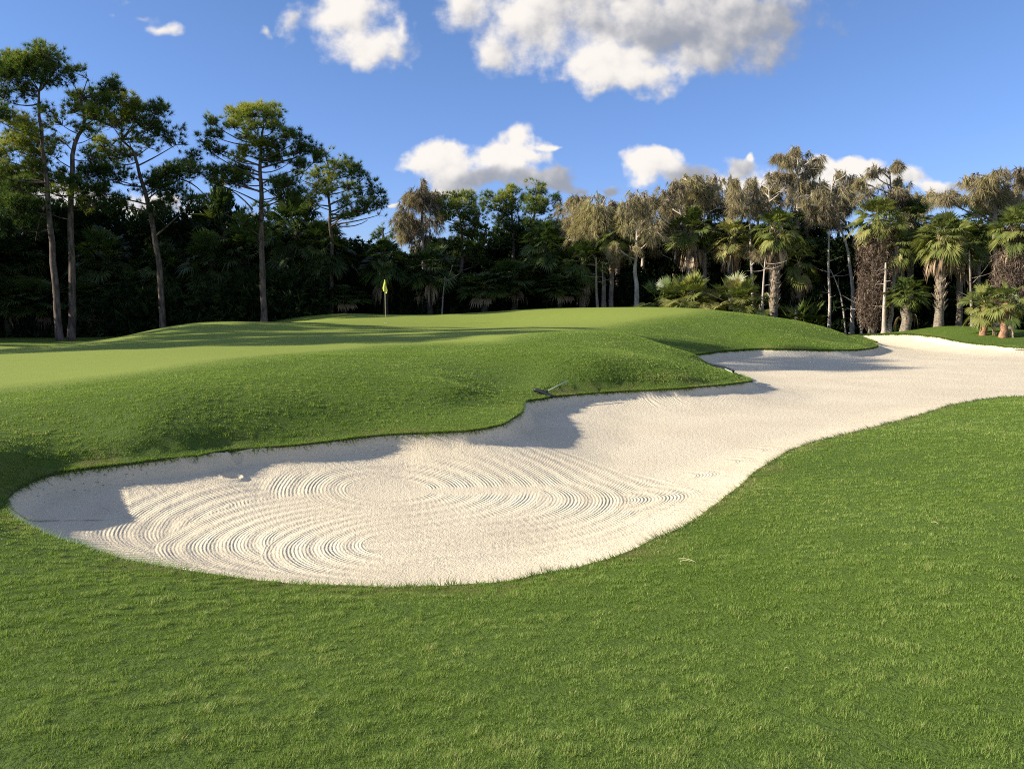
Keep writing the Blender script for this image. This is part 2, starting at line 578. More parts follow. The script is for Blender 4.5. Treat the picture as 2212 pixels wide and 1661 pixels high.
def ground_z(x, y):
    """height of the built grass surface (used by everything that stands on it)"""
    x, y = np.atleast_1d(np.asarray(x, float)), np.atleast_1d(np.asarray(y, float))
    z = ground(x, y)
    d, l = edge_dist(x, y)
    k = np.clip(d / .35, 0, 1)
    z = z * k + l * (1 - k)
    return z + (fbm(x * .9, y * .9, 3) - .5) * .05 * (1 - shortness(x, y)) * np.clip(d / .5, 0, 1)


# turf lip: a skirt below the edge
ne = len(EDGE)
e3 = EDGE.copy()
sk_top = e3
sk_bot = e3 - np.array([0, 0, .16])
sV = np.vstack([sk_top, sk_bot])
sF = []
for k in range(ne):
    q = (k + 1) % ne
    sF += [(k, q, ne + q), (k, ne + q, ne + k)]
nb = len(gV)
gV3 = np.vstack([np.column_stack([gV, gZ]), sV])
gF3 = np.vstack([gF, np.array(sF) + nb])
lipd = np.concatenate([gd, np.zeros(len(sV))])
sht = np.concatenate([gS, np.zeros(len(sV))])
skirt = np.concatenate([np.zeros(nb), np.ones(len(sV))])
soil = np.zeros(len(gV3))

# ------------------------------------------------------------------ materials of the ground
def mat_turf():
    m, t, out = new_mat('turf')
    geo = t.n('ShaderNodeNewGeometry')
    pos = geo.outputs['Position']
    sh = t.attr('short')
    ld = t.attr('lip')
    big = t.noise(pos, .35, 3)
    mid = t.noise(pos, 3.0, 4, .6)
    fine = t.noise(pos, 45.0, 4, .7)
    rough = t.mix(t.ramp(mid, .3, .7), (.072, .122, .010), (.105, .165, .020))
    rough = t.mix(t.ramp(big, .35, .7), rough, (.085, .140, .022))
    rough = t.mix(t.m('MULTIPLY', t.ramp(fine, .35, .75), .55), rough, (.13, .19, .05))
    shc = t.mix(t.ramp(mid, .25, .75), (.205, .268, .042), (.242, .302, .058))
    shc = t.mix(t.ramp(big, .3, .7), shc, (.225, .278, .052))
    shc = t.mix(t.m('MULTIPLY', t.ramp(fine, .3, .8), .25), shc, (.11, .16, .04))
    col = t.mix(sh, rough, shc)
    dry = t.m('MULTIPLY', t.ramp(ld, .55, .05), t.ramp(t.noise(pos, 1.1, 3), .42, .62))
    col = t.mix(t.m('MULTIPLY', dry, .45), col, (.20, .15, .06))
    bs = t.n('ShaderNodeBsdfPrincipled')
    bs.inputs['Roughness'].default_value = .85
    bs.inputs['Specular IOR Level'].default_value = .12
    t.put(bs.inputs['Base Color'], col)
    bu = t.n('ShaderNodeBump')
    h = t.m('ADD', t.m('MULTIPLY', t.noise(pos, 30.0, 5, .65), t.ramp(sh, 0, 1, 1.0, .12, False)), t.m('MULTIPLY', mid, t.ramp(sh, 0, 1, .9, .04, False)))
    bu.inputs['Strength'].default_value = .9
    bu.inputs['Distance'].default_value = .05
    t.put(bu.inputs['Height'], h)
    t.put(bs.inputs['Normal'], bu.outputs[0])
    t.put(out.inputs[0], bs.outputs[0])
    return m


def mat_soil():
    m, t, out = new_mat('turf_edge_soil')
    geo = t.n('ShaderNodeNewGeometry')
    n = t.noise(geo.outputs['Position'], 30, 4, .7)
    bs = t.n('ShaderNodeBsdfPrincipled')
    bs.inputs['Roughness'].default_value = .95
    t.put(bs.inputs['Base Color'], t.mix(n, (.025, .03, .012), (.07, .065, .035)))
    t.put(out.inputs[0], bs.outputs[0])
    return m


M_TURF = mat_turf()
M_SOIL = mat_soil()
gme = mesh_from('ground', gV3, gF3, {'short': sht, 'lip': lipd}, smooth=True)
gme.materials.append(M_TURF)
gme.materials.append(M_SOIL)
mi = np.zeros(len(gF3), np.int32)
mi[len(gF):] = 1
gme.polygons.foreach_set('material_index', mi)
sm = np.ones(len(gF3), bool)
sm[len(gF):] = False
gme.polygons.foreach_set('use_smooth', sm)
gobj = link('ground', gme, None, None, kind='structure', label='mown turf of the rough, the apron and the putting green')


# ------------------------------------------------------------------ sand
r, i, pts = 5.0, 0, []
while r < 56:
    a = np.arange(-40, 48.01, .33) + (.16 if i % 2 else 0)
    pts.append(np.stack([r * np.sin(np.radians(a)), r * np.cos(np.radians(a))], 1))
    r *= 1.008
    i += 1
sp = np.vstack(pts)
FOOT = [(226, 475, .13, .17, .09), (247, 473, .09, .12, .05), (236, 477, .08, .07, .04), (232, 485, .10, .07, .045), (182, 484, .20, .07, .05), (198, 480, .1, .06, .03)]
ext = []
for (u, v, *_r) in FOOT:
    x0, y0, _z = at_z(u, v, .06)
    g = np.arange(-.36, .361, .028)
    qx, qy = np.meshgrid(g, g)
    ext.append(np.stack([(x0 + qx + rng.normal(0, .004, qx.shape)).ravel(), (y0 + qy + rng.normal(0, .004, qx.shape)).ravel()], 1))
sp = np.vstack([sp] + ext)
sd, _ = edge_dist(sp[:, 0], sp[:, 1])
sp = sp[inside(sp[:, 0], sp[:, 1]) & (sd > .03)]
SV, SF = fill(sp, True)


def sand_z(x, y):
    x, y = np.atleast_1d(np.asarray(x, float)), np.atleast_1d(np.asarray(y, float))
    d, l = edge_dist(x, y)
    floor = .04 * (fbm(x * .3, y * .3, 2) - .5) + .008 * (fbm(x * 1.4, y * 1.4, 3) - .5)
    _d, fr = edge_dist(x, y, np.column_stack([EDGE[:, :2], EDGE_FAR]))
    w = 1.2 + .9 * fr + .5 * fbm(x * .3 + 7, y * .3, 2)
    t = np.clip(1 - d / w, 0, 1)
    ws = .13 + .22 * np.clip(fr - .5, 0, .5) + .03 * fbm(x * .8 + 3, y * .8, 2)
    f = (.78 - .36 * fr) * t ** 1.6 + (.22 + .36 * fr) * np.clip(1 - d / ws, 0, 1) ** 1.15
    step = .02 + .02 * fr
    lump = (fbm(x * 5, y * 5, 3) - .5) * .016 * np.clip(t * 1.6, 0, 1) * np.clip(d / .12, 0, 1)
    return floor + (l - step - floor) * f + lump


SZ = sand_z(SV[:, 0], SV[:, 1])
SD, _ = edge_dist(SV[:, 0], SV[:, 1])
# footprints and a divot near the far left face
for (u, v, rx, ry, dep) in FOOT:
    x0, y0, _z = at_z(u, v, .06)
    q = ((SV[:, 0] - x0) / rx) ** 2 + ((SV[:, 1] - y0) / ry) ** 2
    SZ += -dep * np.exp(-q * 1.4) + dep * .6 * np.exp(-((np.sqrt(q) - 1.35) / .35) ** 2)


# rake rings: centre (picture), inner and outer radius, mean bearing and half width of the swept fan
RAKES = []
for (u, v, r0, r1, b0, bw, pitch_) in [
        (388, 490, .45, 3.2, 180, 179, .043), (470, 497, .9, 2.6, -32, 60, .040), (300, 520, 1.0, 2.3, 190, 70, .036), (345, 534, .5, 1.75, 182, 72, .034),
        (405, 542, .35, 1.3, 185, 72, .034), (600, 500, .3, 1.15, -10, 55, .040), (672, 477, .25, .75, -10, 55, .042), (712, 464, .25, .7, -5, 50, .045), (738, 451, .25, .8, 0, 50, .05)]:
    x0, y0, _z = at_z(u, v, .0)
    RAKES.append((x0, y0, r0, r1, b0, bw, pitch_))


def mat_sand():
    m, t, out = new_mat('sand')
    geo = t.n('ShaderNodeNewGeometry')
    pos = geo.outputs['Position']
    edge = t.attr('edge')
    warp = t.noise(pos, .8, 2)
    wob = t.m('MULTIPLY', t.m('SUBTRACT', warp, .5), .07)
    h = None
    cover = None
    for k, (x0, y0, r0, r1, b0, bw, pt) in enumerate(RAKES):
        q = t.v('SUBTRACT', pos, (x0, y0, 0))
        s = t.n('ShaderNodeSeparateXYZ')
        t.put(s.inputs[0], q)
        rr = t.m('ADD', t.m('SQRT', t.m('ADD', t.m('MULTIPLY', s.outputs[0], s.outputs[0]), t.m('MULTIPLY', s.outputs[1], s.outputs[1]))), wob)
        cb, sb = math.cos(R(b0)), math.sin(R(b0))
        cs = t.m('DIVIDE', t.m('ADD', t.m('MULTIPLY', s.outputs[0], cb), t.m('MULTIPLY', s.outputs[1], sb)), t.m('MAXIMUM', rr, .01))
        fan = t.ramp(cs, math.cos(R(min(bw + 14, 179))), math.cos(R(max(bw - 14, 5))))
        band = t.m('MULTIPLY', t.ramp(rr, r0, r0 + .10), t.ramp(rr, r1 + .05, r1 - .05))
        mask = t.m('MULTIPLY', fan, band)
        wave = t.m('SINE', t.m('MULTIPLY', rr, 2 * math.pi / pt))
        slow = t.ramp(t.m('SINE', t.m('MULTIPLY', rr, 2 * math.pi / (pt * 9.3))), -1, 1, .45, 1.0)
        wv = t.m('MULTIPLY', t.m('MULTIPLY', t.m('MULTIPLY', wave, .68 if k in (2, 3, 4) else 1.0), slow), mask)
        wv = t.m('ADD', wv, t.m('MULTIPLY', t.m('MULTIPLY', t.m('SINE', t.m('MULTIPLY', rr, 2 * math.pi / (pt * 5.3))), 1.25), mask))
        h = wv if h is None else t.m('ADD', t.m('MULTIPLY', h, t.m('SUBTRACT', 1.0, mask)), wv)
        cover = mask if cover is None else t.m('MAXIMUM', cover, mask)
    # combed grooves running down the faces
    tang = t.attr('along')
    comb_ = t.m('MULTIPLY', t.m('SINE', t.m('MULTIPLY', t.m('ADD', tang, t.m('MULTIPLY', wob, .35)), 2 * math.pi / .085)), t.m('MULTIPLY', t.ramp(edge, 1.0, .45), t.ramp(t.noise(pos, .5, 2), .46, .60)))
    h = t.m('ADD', t.m('MULTIPLY', h, t.ramp(edge, .35, .75)), t.m('MULTIPLY', comb_, .8))
    grain = t.noise(pos, 55.0, 4, .6)
    grain2 = t.noise(pos, 14.0, 3, .6)
    breakup = t.m('MULTIPLY', t.ramp(t.noise(pos, 9.0, 3), .3, .6, .55, 1.0), t.ramp(t.noise(pos, 1.3, 2),   .34, .58, .5, 1.1))
    h = t.m('MULTIPLY', h, t.m('MULTIPLY', breakup, .0054))
    h = t.m('ADD', h, t.m('MULTIPLY', t.m('SUBTRACT', grain, .5), .013))
    h = t.m('ADD', h, t.m('MULTIPLY', t.m('SUBTRACT', grain2, .5), .012))
    bu = t.n('ShaderNodeBump')
    bu.inputs['Strength'].default_value = 1.0
    bu.inputs['Distance'].default_value = 1.0
    t.put(bu.inputs['Height'], h)
    c = t.mix(t.ramp(t.noise(pos, .6, 4), .3, .7), (.70, .62, .45), (.64, .56, .40))
    c = t.mix(t.m('MULTIPLY', t.ramp(t.noise(pos, 90, 2), .62, .75), .18), c, (.42, .36, .28))
    deb = t.m('MULTIPLY', t.m('MULTIPLY', t.ramp(edge, .42, .08), t.ramp(t.noise(pos, 22, 4, .7), .60, .68)), t.ramp(t.noise(pos, .9, 2), .50, .62))
    c = t.mix(deb, c, (.09, .08, .045))
    bs = t.n('ShaderNodeBsdfPrincipled')
    bs.inputs['Roughness'].default_value = .95
    bs.inputs['Specular IOR Level'].default_value = .08
    t.put(bs.inputs['Base Color'], c)
    t.put(bs.inputs['Normal'], bu.outputs[0])
    t.put(out.inputs[0], bs.outputs[0])
    return m


# distance run along the edge, for the combed faces
def along_edge(x, y):
    P = EDGE[:, :2]
    L = np.concatenate([[0], np.cumsum(np.linalg.norm(np.diff(P, axis=0), axis=1))])
    Q = np.roll(P, -1, axis=0)
    best, out_ = np.full(len(x), 1e9), np.zeros(len(x))
    for k in range(len(P)):
        ex, ey = Q[k] - P[k]
        t = np.clip(((x - P[k, 0]) * ex + (y - P[k, 1]) * ey) / (ex * ex + ey * ey + 1e-12), 0, 1)
        d = np.hypot(x - P[k, 0] - t * ex, y - P[k, 1] - t * ey)
        m_ = d < best
        best = np.where(m_, d, best)
        out_ = np.where(m_, L[k] + t * math.hypot(ex, ey), out_)
    return out_


M_SAND = mat_sand()
sme = mesh_from('bunker_sand', np.column_stack([SV, SZ]), SF, {'edge': SD, 'along': along_edge(SV[:, 0], SV[:, 1])}, smooth=True)
link('sand_ground', sme, M_SAND, None, kind='structure', label='raked pale sand of the winding greenside bunker')
# ------------------------------------------------------------------ grass blades of the rough
def blades():
    out_V, out_T = [], []
    bands = [(2.3, 4.0, 1.3), (4.0, 6.5, 1.3), (6.5, 10, 1.1), (10, 15, .95), (15, 21, .8), (21, 30, .6), (30, 42, .4)]
    for r0, r1, lai in bands:
        rm = .5 * (r0 + r1)
        w = max(.0026, .00072 * rm)
        L = .0130
        n = int(lai * 2 / (w * L) * R(68) / 2 * (r1 * r1 - r0 * r0) * .62)
        n = min(n, 1100000)
        rr = np.sqrt(rng.uniform(r0 * r0, r1 * r1, n))
        th = R(34) * rng.uniform(-1, 1, n)
        x, y = rr * np.sin(th), rr * np.cos(th)
        k = ~inside(x, y)
        x, y, rr = x[k], y[k], rr[k]
        if r1 > 9:
            s = shortness(x, y)
            k = s < .72
            x, y, rr, s = x[k], y[k], rr[k], s[k]
        else:
            s = np.zeros(len(x))
        # surface height by interpolation on a regular grid
        z = grid_z(x, y)
        m = len(x)
        tuft = fbm(x * 14, y * 14, 2)
        patch = fbm(x * .7 + 30, y * .7, 3)
        st = vnoise(x * 2.2 + y * .9, y * 5.0 - x * 1.2)
        ln = L * (.12 + 2.0 * np.clip(tuft * 1.7 - .38, 0, 1.2)) * (.85 + .3 * st) * rng.uniform(.6, 1.35, m) * np.clip(1 - 1.25 * s, .08, 1)
        ww = np.maximum(.0026, .00072 * rr) * rng.uniform(.7, 1.3, m)
        az = rng.uniform(0, 2 * np.pi, m)
        lean = rng.uniform(.4, 2.0, m)
        lx = np.cos(az) * lean + (vnoise(x * 3, y * 3) - .5) * 1.2
        ly = np.sin(az) * lean + (vnoise(x * 3 + 40, y * 3) - .5) * 1.2
        hx = np.cos(az + 1.57 + rng.normal(0, .5, m)) * ww * .5
        hy = np.sin(az + 1.57 + rng.normal(0, .5, m)) * ww * .5
        up = 1 / np.sqrt(1 + lx * lx + ly * ly)
        base = np.stack([x, y, z - .006], 1)
        side = np.stack([hx, hy, np.zeros(m)], 1)
        tip = base + np.stack([lx * ln * up, ly * ln * up, ln * up + .006], 1)
        T = np.stack([base - side, base + side, tip], 1)
        out_V.append(T.reshape(-1, 3))
        tint = np.clip(.50 + .36 * (patch - .5) + .50 * (tuft - .5) + .22 * (st - .5) + rng.normal(0, .15, m), 0, 1)
        dry = rng.random(m) < .03
        if 6 < r0 < 21:
            q = np.where((x > .8) & (x < 9) & (y < 20))[0]
            dq, _l = edge_dist(x[q], y[q])
            dry[q] |= (dq < (.06 + .9 * np.clip(fbm(x[q] * .8, y[q] * .8, 2) - .40, 0, 1)) * rng.uniform(.3, 1.6, len(q))) & (rng.random(len(q)) < .5)
        tint = np.where(dry, rng.uniform(.85, 1.15, m), tint)
        out_T.append(np.repeat(tint, 3))
    # ragged fringe hanging over the edge of the bunker
    m = 90000
    i0 = rng.integers(0, len(EDGE), m)
    q = rng.random(m)[:, None]
    A, B = EDGE[i0], EDGE[(i0 + 1) % len(EDGE)]
    p = A * (1 - q) + B * q
    keep = (np.hypot(p[:, 0], p[:, 1]) < 55) & (p[:, 1] > 3)
    p, A, B = p[keep], A[keep], B[keep]
    m = len(p)
    e = B - A
    e[:, 2] = 0
    e /= np.linalg.norm(e, axis=1, keepdims=True) + 1e-9
    area = np.sum(EDGE[:, 0] * np.roll(EDGE[:, 1], -1) - np.roll(EDGE[:, 0], -1) * EDGE[:, 1])
    inn = np.stack([-e[:, 1], e[:, 0], np.zeros(m)], 1) * (1 if area > 0 else -1)
    dist = np.hypot(p[:, 0], p[:, 1])
    w = np.maximum(.004, .0008 * dist)[:, None]
    ln = (.05 + .05 * vnoise(p[:, 0] * 4, p[:, 1] * 4))[:, None] * rng.uniform(.5, 1.5, (m, 1))
    base = p - inn * rng.uniform(0, .05, (m, 1)) + np.array([0, 0, .004]) - np.array([0, 0, 1]) * rng.uniform(0, .04, (m, 1))
    tip = base + (inn * rng.uniform(.3, 1.0, (m, 1)) + e * rng.normal(0, .5, (m, 1)) + np.array([0, 0, 1]) * rng.uniform(-.9, .7, (m, 1))) * ln
    sd_ = e * w * .6
    out_V.append(np.stack([base - sd_, base + sd_, tip], 1).reshape(-1, 3))
    out_T.append(np.repeat(np.clip(rng.normal(.30, .2, m), 0, 1), 3))
    V = np.vstack(out_V)
    return mesh_from('rough_grass', V, np.arange(len(V)).reshape(-1, 3), {'tint': np.concatenate(out_T)})


_gx = np.arange(-30, 30.01, .12)
_gy = np.arange(0, 45.01, .12)
_GX, _GY = np.meshgrid(_gx, _gy)
_GZ = np.zeros(_GX.shape)
_mk = (np.abs(np.arctan2(_GX, np.maximum(_GY, .01))) < R(37)) & (np.hypot(_GX, _GY) > 2)
_GZ[_mk] = ground_z(_GX[_mk], _GY[_mk])


def grid_z(x, y):
    fx, fy = (x - _gx[0]) / .12, (y - _gy[0]) / .12
    ix = np.clip(fx.astype(int), 0, len(_gx) - 2)
    iy = np.clip(fy.astype(int), 0, len(_gy) - 2)
    tx, ty = fx - ix, fy - iy
    return (_GZ[iy, ix] * (1 - tx) + _GZ[iy, ix + 1] * tx) * (1 - ty) + (_GZ[iy + 1, ix] * (1 - tx) + _GZ[iy + 1, ix + 1] * tx) * ty


def mat_leaf(name, stops, trans=.35, rough=.6, spec=.2, noise_scale=None):
    """leaf material: colour by the tint of each leaf, part of the light comes through"""
    m, t, out = new_mat(name)
    cr = t.n('ShaderNodeValToRGB')
    els = cr.color_ramp.elements
    while len(els) < len(stops):
        els.new(.5)
    for e, (p, c) in zip(els, stops):
        e.position = p
        e.color = (*c, 1)
    a = t.attr('tint')
    t.put(cr.inputs[0], a)
    bs = t.n('ShaderNodeBsdfPrincipled')
    bs.inputs['Roughness'].default_value = rough
    bs.inputs['Specular IOR Level'].default_value = spec
    t.put(bs.inputs['Base Color'], cr.outputs[0])
    if trans > 0:
        tr = t.n('ShaderNodeBsdfTranslucent')
        t.put(tr.inputs[0], t.mix(1.0, cr.outputs[0], (1.25, 1.3, .7), 'MULTIPLY'))
        mx = t.n('ShaderNodeMixShader')
        mx.inputs[0].default_value = trans
        t.put(mx.inputs[1], bs.outputs[0])
        t.put(mx.inputs[2], tr.outputs[0])
        t.put(out.inputs[0], mx.outputs[0])
    else:
        t.put(out.inputs[0], bs.outputs[0])
    return m


M_BLADE = mat_leaf('grass_blade', [(0, (.080, .155, .014)), (.45, (.150, .238, .036)), (.8, (.235, .325, .075)), (.96, (.34, .42, .11)), (1.0, (.46, .40, .20))], trans=.35, rough=.55)
link('rough_grass', blades(), M_BLADE, None, kind='stuff', label='short dense blades of the green rough around the bunker')
#@@GRASSEND
# ------------------------------------------------------------------ tree materials
def mat_bark(name, c0, c1, scale=6.0, stretch=(1, 1, .25), bump=.03):
    m, t, out = new_mat(name)
    tcn = t.n('ShaderNodeTexCoord')
    pos = t.v('MULTIPLY', tcn.outputs['Object'], stretch)
    n = t.noise(pos, scale, 5, .65)
    n2 = t.noise(tcn.outputs['Object'], 1.2, 3)
    col = t.mix(t.ramp(n, .35, .65), c0, c1)
    col = t.mix(t.m('MULTIPLY', t.ramp(n2, .5, .7), .4), col, tuple(x * .6 for x in c0))
    bs = t.n('ShaderNodeBsdfPrincipled')
    bs.inputs['Roughness'].default_value = .9
    bs.inputs['Specular IOR Level'].default_value = .1
    t.put(bs.inputs['Base Color'], col)
    bu = t.n('ShaderNodeBump')
    bu.inputs['Distance'].default_value = bump
    t.put(bu.inputs['Height'], n)
    t.put(bs.inputs['Normal'], bu.outputs[0])
    t.put(out.inputs[0], bs.outputs[0])
    return m


M_PINEBARK = mat_bark('pine_bark', (.055, .042, .036), (.17, .135, .115))
M_PALEBARK = mat_bark('pale_bark', (.30, .26, .21), (.52, .47, .40), 5.0)
M_PALMBARK = mat_bark('palm_bark', (.10, .085, .065), (.30, .25, .19), 9.0, (1, 1, 1.6))
M_REDBARK = mat_bark('red_palm_bark', (.16, .085, .05), (.40, .24, .15), 9.0, (1, 1, 1.6))
M_BOOT = mat_leaf('leaf_base', [(0, (.13, .10, .07)), (.5, (.34, .26, .17)), (1, (.52, .42, .29))], trans=0, rough=.8)
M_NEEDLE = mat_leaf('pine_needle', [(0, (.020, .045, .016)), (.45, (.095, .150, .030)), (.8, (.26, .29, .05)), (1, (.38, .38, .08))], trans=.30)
M_CYP = mat_leaf('cypress_leaf', [(0, (.10, .082, .055)), (.35, (.30, .255, .180)), (.6, (.36, .305, .175)), (.8, (.34, .315, .125)), (1, (.54, .48, .33))], trans=.30)
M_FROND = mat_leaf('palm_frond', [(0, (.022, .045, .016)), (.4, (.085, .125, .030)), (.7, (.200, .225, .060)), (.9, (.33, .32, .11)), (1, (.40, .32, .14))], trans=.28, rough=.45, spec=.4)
M_DEAD = mat_leaf('dead_frond', [(0, (.09, .065, .045)), (.5, (.29, .21, .135)), (1, (.56, .45, .31))], trans=.15, rough=.85)
M_VINE = mat_leaf('dry_vine', [(0, (.050, .036, .028)), (.5, (.130, .092, .068)), (1, (.28, .22, .16))], trans=.1, rough=.9)
M_DARK = mat_leaf('broad_leaf', [(0, (.010, .020, .008)), (.5, (.022, .040, .014)), (1, (.060, .080, .026))], trans=.2, rough=.8, spec=.08)


def vnoise3(p):
    return (vnoise(p[:, 0], p[:, 2]) + vnoise(p[:, 1] + 31, p[:, 2] + 17) + vnoise(p[:, 0] + 57, p[:, 1] + 5)) / 3


def unit(v):
    return v / (np.linalg.norm(v, axis=-1, keepdims=True) + 1e-9)


def sprays(mb, C, D, k, L, w, tint, spread=.8, droop=0.0):
    """k thin leaves at every centre"""
    n = len(C)
    d = unit(np.repeat(D, k, 0) + rng.normal(0, spread, (n * k, 3)) + np.array([0, 0, -droop]))
    c = np.repeat(C, k, 0)
    ln = L * rng.uniform(.6, 1.2, (n * k, 1))
    s = unit(np.cross(d, rng.normal(0, 1, (n * k, 3)))) * w * .5
    T = np.stack([c - s, c + s, c + d * ln], 1)
    mb.tris(T, np.clip(np.repeat(tint, k) + rng.normal(0, .10, n * k), 0, 1))


def ell_pts(n, c, r, up=.25, shell=.45):
    d = unit(rng.normal(0, 1, (n, 3)) + np.array([0, 0, up]))
    rad_ = rng.uniform(0, 1, (n, 1)) ** shell
    return np.asarray(c) + d * rad_ * np.asarray(r), d


def limb(mb, a, b, r0, r1, sag=.12, sides=5, tint=.5):
    a, b = np.asarray(a, float), np.asarray(b, float)
    t = np.linspace(0, 1, 6)[:, None]
    mid = (a + b) / 2 + np.array([0, 0, -sag * np.linalg.norm(b - a)]) + rng.normal(0, .06, 3) * np.linalg.norm(b - a)
    p = a * (1 - t) ** 2 + 2 * mid * t * (1 - t) + b * t ** 2
    mb.tube(p, np.linspace(r0, r1, 6), sides, tint)


def path_at(path, z):
    P = np.asarray(path)
    k = np.clip(np.searchsorted(P[:, 2], z), 1, len(P) - 1)
    t = np.clip((z - P[k - 1, 2]) / (P[k, 2] - P[k - 1, 2] + 1e-9), 0, 1)
    return P[k - 1] * (1 - t) + P[k] * t


def smooth_path(P, n=14):
    P = np.asarray(P, float)
    s = np.linspace(0, len(P) - 1, n)
    out = []
    for q in s:
        i = min(int(q), len(P) - 2)
        t = q - i
        p0, p1, p2, p3 = P[max(i - 1, 0)], P[i], P[i + 1], P[min(i + 2, len(P) - 1)]
        out.append(.5 * (2 * p1 + (p2 - p0) * t + (2 * p0 - 5 * p1 + 4 * p2 - p3) * t * t + (3 * p1 - p0 - 3 * p2 + p3) * t ** 3))
    return np.array(out)


def local(trunk, masses, y):
    """pixels of one tree, all at its own distance y -> metres around its foot"""
    x0 = at_y(trunk[0][0], trunk[0][1], y)[0]
    z0 = gz(x0, y) - .05
    P = []
    for i, (u, v) in enumerate(trunk):
        a = at_y(u, v, y)
        P.append((a[0] - x0, rng.normal(0, .10) if i else 0, 0 if i == 0 else a[2] - z0))
    M = []
    for q in masses:
        u, v, ru, rv = q[:4]
        a = at_y(u, v, y)
        rx, rz = ru * y / FPX, rv * y / FPX
        M.append((np.array([a[0] - x0, rng.normal(0, .55) * rx + rng.normal(0, .5), a[2] - z0]), np.array([rx, rx * .9, rz]), q[4] if len(q) > 4 else .5))
    return (x0, y, z0), P, M


def root(name, loc, label, cat, group=None, rot=0.0, scale=1.0):
    o = link(name, None, None, None, label=label, category=cat)
    o.empty_display_size = .3
    o.location = loc
    o.rotation_euler = (0, 0, rot)
    o.scale = (scale, scale, scale)
    if group:
        o['group'] = group
    return o


def dup(src, loc, label, rot=0.0, scale=1.0, group=None, sz=None):
    r_ = src.copy()
    COL.objects.link(r_)
    r_.location = loc
    r_.rotation_euler = (0, 0, rot)
    r_.scale = (scale, scale, sz or scale)
    r_['label'] = label
    if group:
        r_['group'] = group
    elif 'group' in r_:
        del r_['group']
    for ch in list(src.children):
        c = ch.copy()
        COL.objects.link(c)
        c.parent = r_
        for g in ch.children:
            d = g.copy()
            COL.objects.link(d)
            d.parent = c
    return r_


# ------------------------------------------------------------------ pines
def pine(label, trunk, masses, y, r0=.24, dens_=1.0, group=None, dead=(), extra=0):
    loc, P, M = local(trunk, masses, y)
    P = smooth_path(P, 16)
    P[:, :2] += rng.normal(0, .02, (16, 2))
    tr, cr = MB(), MB()
    r0 *= .72
    tr.tube(P, np.linspace(1, .26, 16) * r0 * np.where(np.arange(16) == 0, 1.2, 1), 9)
    top = P[-1]
    for c, r_, tn in M:
        hd = math.hypot(c[0] - top[0], c[1])
        za = min(c[2] - .35 * r_[2] - rng.uniform(.1, .5) * hd, top[2] - .1)
        za = max(za, P[-1][2] * .45)
        a = path_at(P, za)
        e = c - np.array([0, 0, r_[2] * .35])
        dist = np.linalg.norm(e - a)
        limb(tr, a, e, min(.075, .025 + .011 * dist), .018, rng.uniform(-.05, .2))
        r_ = r_ * 1.20
        n = max(20, int(62 * dens_ * r_[0] * (r_[0] + .2) * (.55 + r_[2])))
        C, D = ell_pts(int(n * 1.7), c, r_ * 1.08, .35, .55)
        kk = vnoise3(C * 1.9 + np.array(loc)) > .45
        C, D = C[kk], D[kk]
        if len(C) < 4:
            continue
        n = len(C)
        D = unit(D * .7 + np.array([0, 0, .45]))
        tint = np.clip(tn + .06 + .24 * (C[:, 2] - c[2]) / r_[2] + rng.normal(0, .10, n), 0, 1)  # sunlit and shaded masses are painted into the needle tint, tops lighter
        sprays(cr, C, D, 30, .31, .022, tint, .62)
        # twigs
        k = rng.random(n) < .75
        q = C[k]
        b = e + (q - e) * rng.uniform(.0, .35, (len(q), 1))
        s = unit(np.cross(q - b, rng.normal(0, 1, q.shape))) * .018
        tr.tris(np.stack([b - s, b + s, q], 1))
        # some secondary limbs
        for j in range(max(2, int(r_[0] * 2.2))):
            limb(tr, e, C[rng.integers(n)], .022, .009, .05, 4)
    for (u0, v0, u1, v1) in dead:
        a, b = at_y(u0, v0, y), at_y(u1, v1, y)
        a, b = np.array(a) - loc, np.array(b) - loc
        limb(tr, a, b, .05, .02, -.15, 5)
    o = root('pine_tree', loc, label, 'pine tree', group)
    link('trunk', tr.mesh('pine_trunk', True), M_PINEBARK, o)
    link('crown', cr.mesh('pine_crown'), M_NEEDLE, o)
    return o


def conv(ox, oy, sx, sy=None):
    sy = sy or sx
    return lambda L: [(ox + sx * q[0], oy + sy * q[1]) + tuple((sx * q[2], sy * q[3]) if len(q) > 3 else ()) + tuple(q[4:]) for q in L]


z1 = conv(0, 32.77, .19238)
z2 = conv(184.3, 94.2, .15535)
z3 = conv(368.6, 163.8, .1111)
z4 = conv(565.2, 139.3, .12826)
z5 = conv(778.2, 139.3, .1282)

PINES = []
PINES.append(pine('tallest pine at the far left, leaning trunk and a flat dark crown', z1([(312, 1610), (285, 1250), (262, 1000), (238, 780), (215, 600), (207, 400), (200, 290)]),
    z1([(60, 140, 70, 45, .35), (180, 105, 45, 38, .4), (270, 135, 80, 50, .35), (170, 190, 120, 45, .4), (320, 190, 45, 40, .3), (60, 225, 80, 45, .25), (250, 260, 55, 35, .3), (10, 200, 60, 60, .2), (110, 300, 60, 35, .2), (10, 330, 50, 40, .15),
        (20, 440, 70, 50, .3), (95, 480, 80, 55, .62), (175, 520, 60, 45, .7), (60, 560, 90, 50, .8), (150, 620, 80, 45, .65), (20, 640, 60, 60, .75), (30, 730, 70, 45, .7), (170, 690, 60, 35, .5), (255, 580, 60, 40, .62), (250, 480, 45, 35, .5), (100, 800, 60, 30, .2), (230, 400, 40, 30, .3), (100, 900, 90, 50, .15), (30, 860, 80, 60, .15), (20, 980, 90, 50, .12), (150, 1000, 80, 40, .12)]), 45.5, .27, 1.15,
    dead=[(*z1([(240, 780)])[0], *z1([(60, 800)])[0]), (*z1([(250, 880)])[0], *z1([(185, 1080)])[0])]))
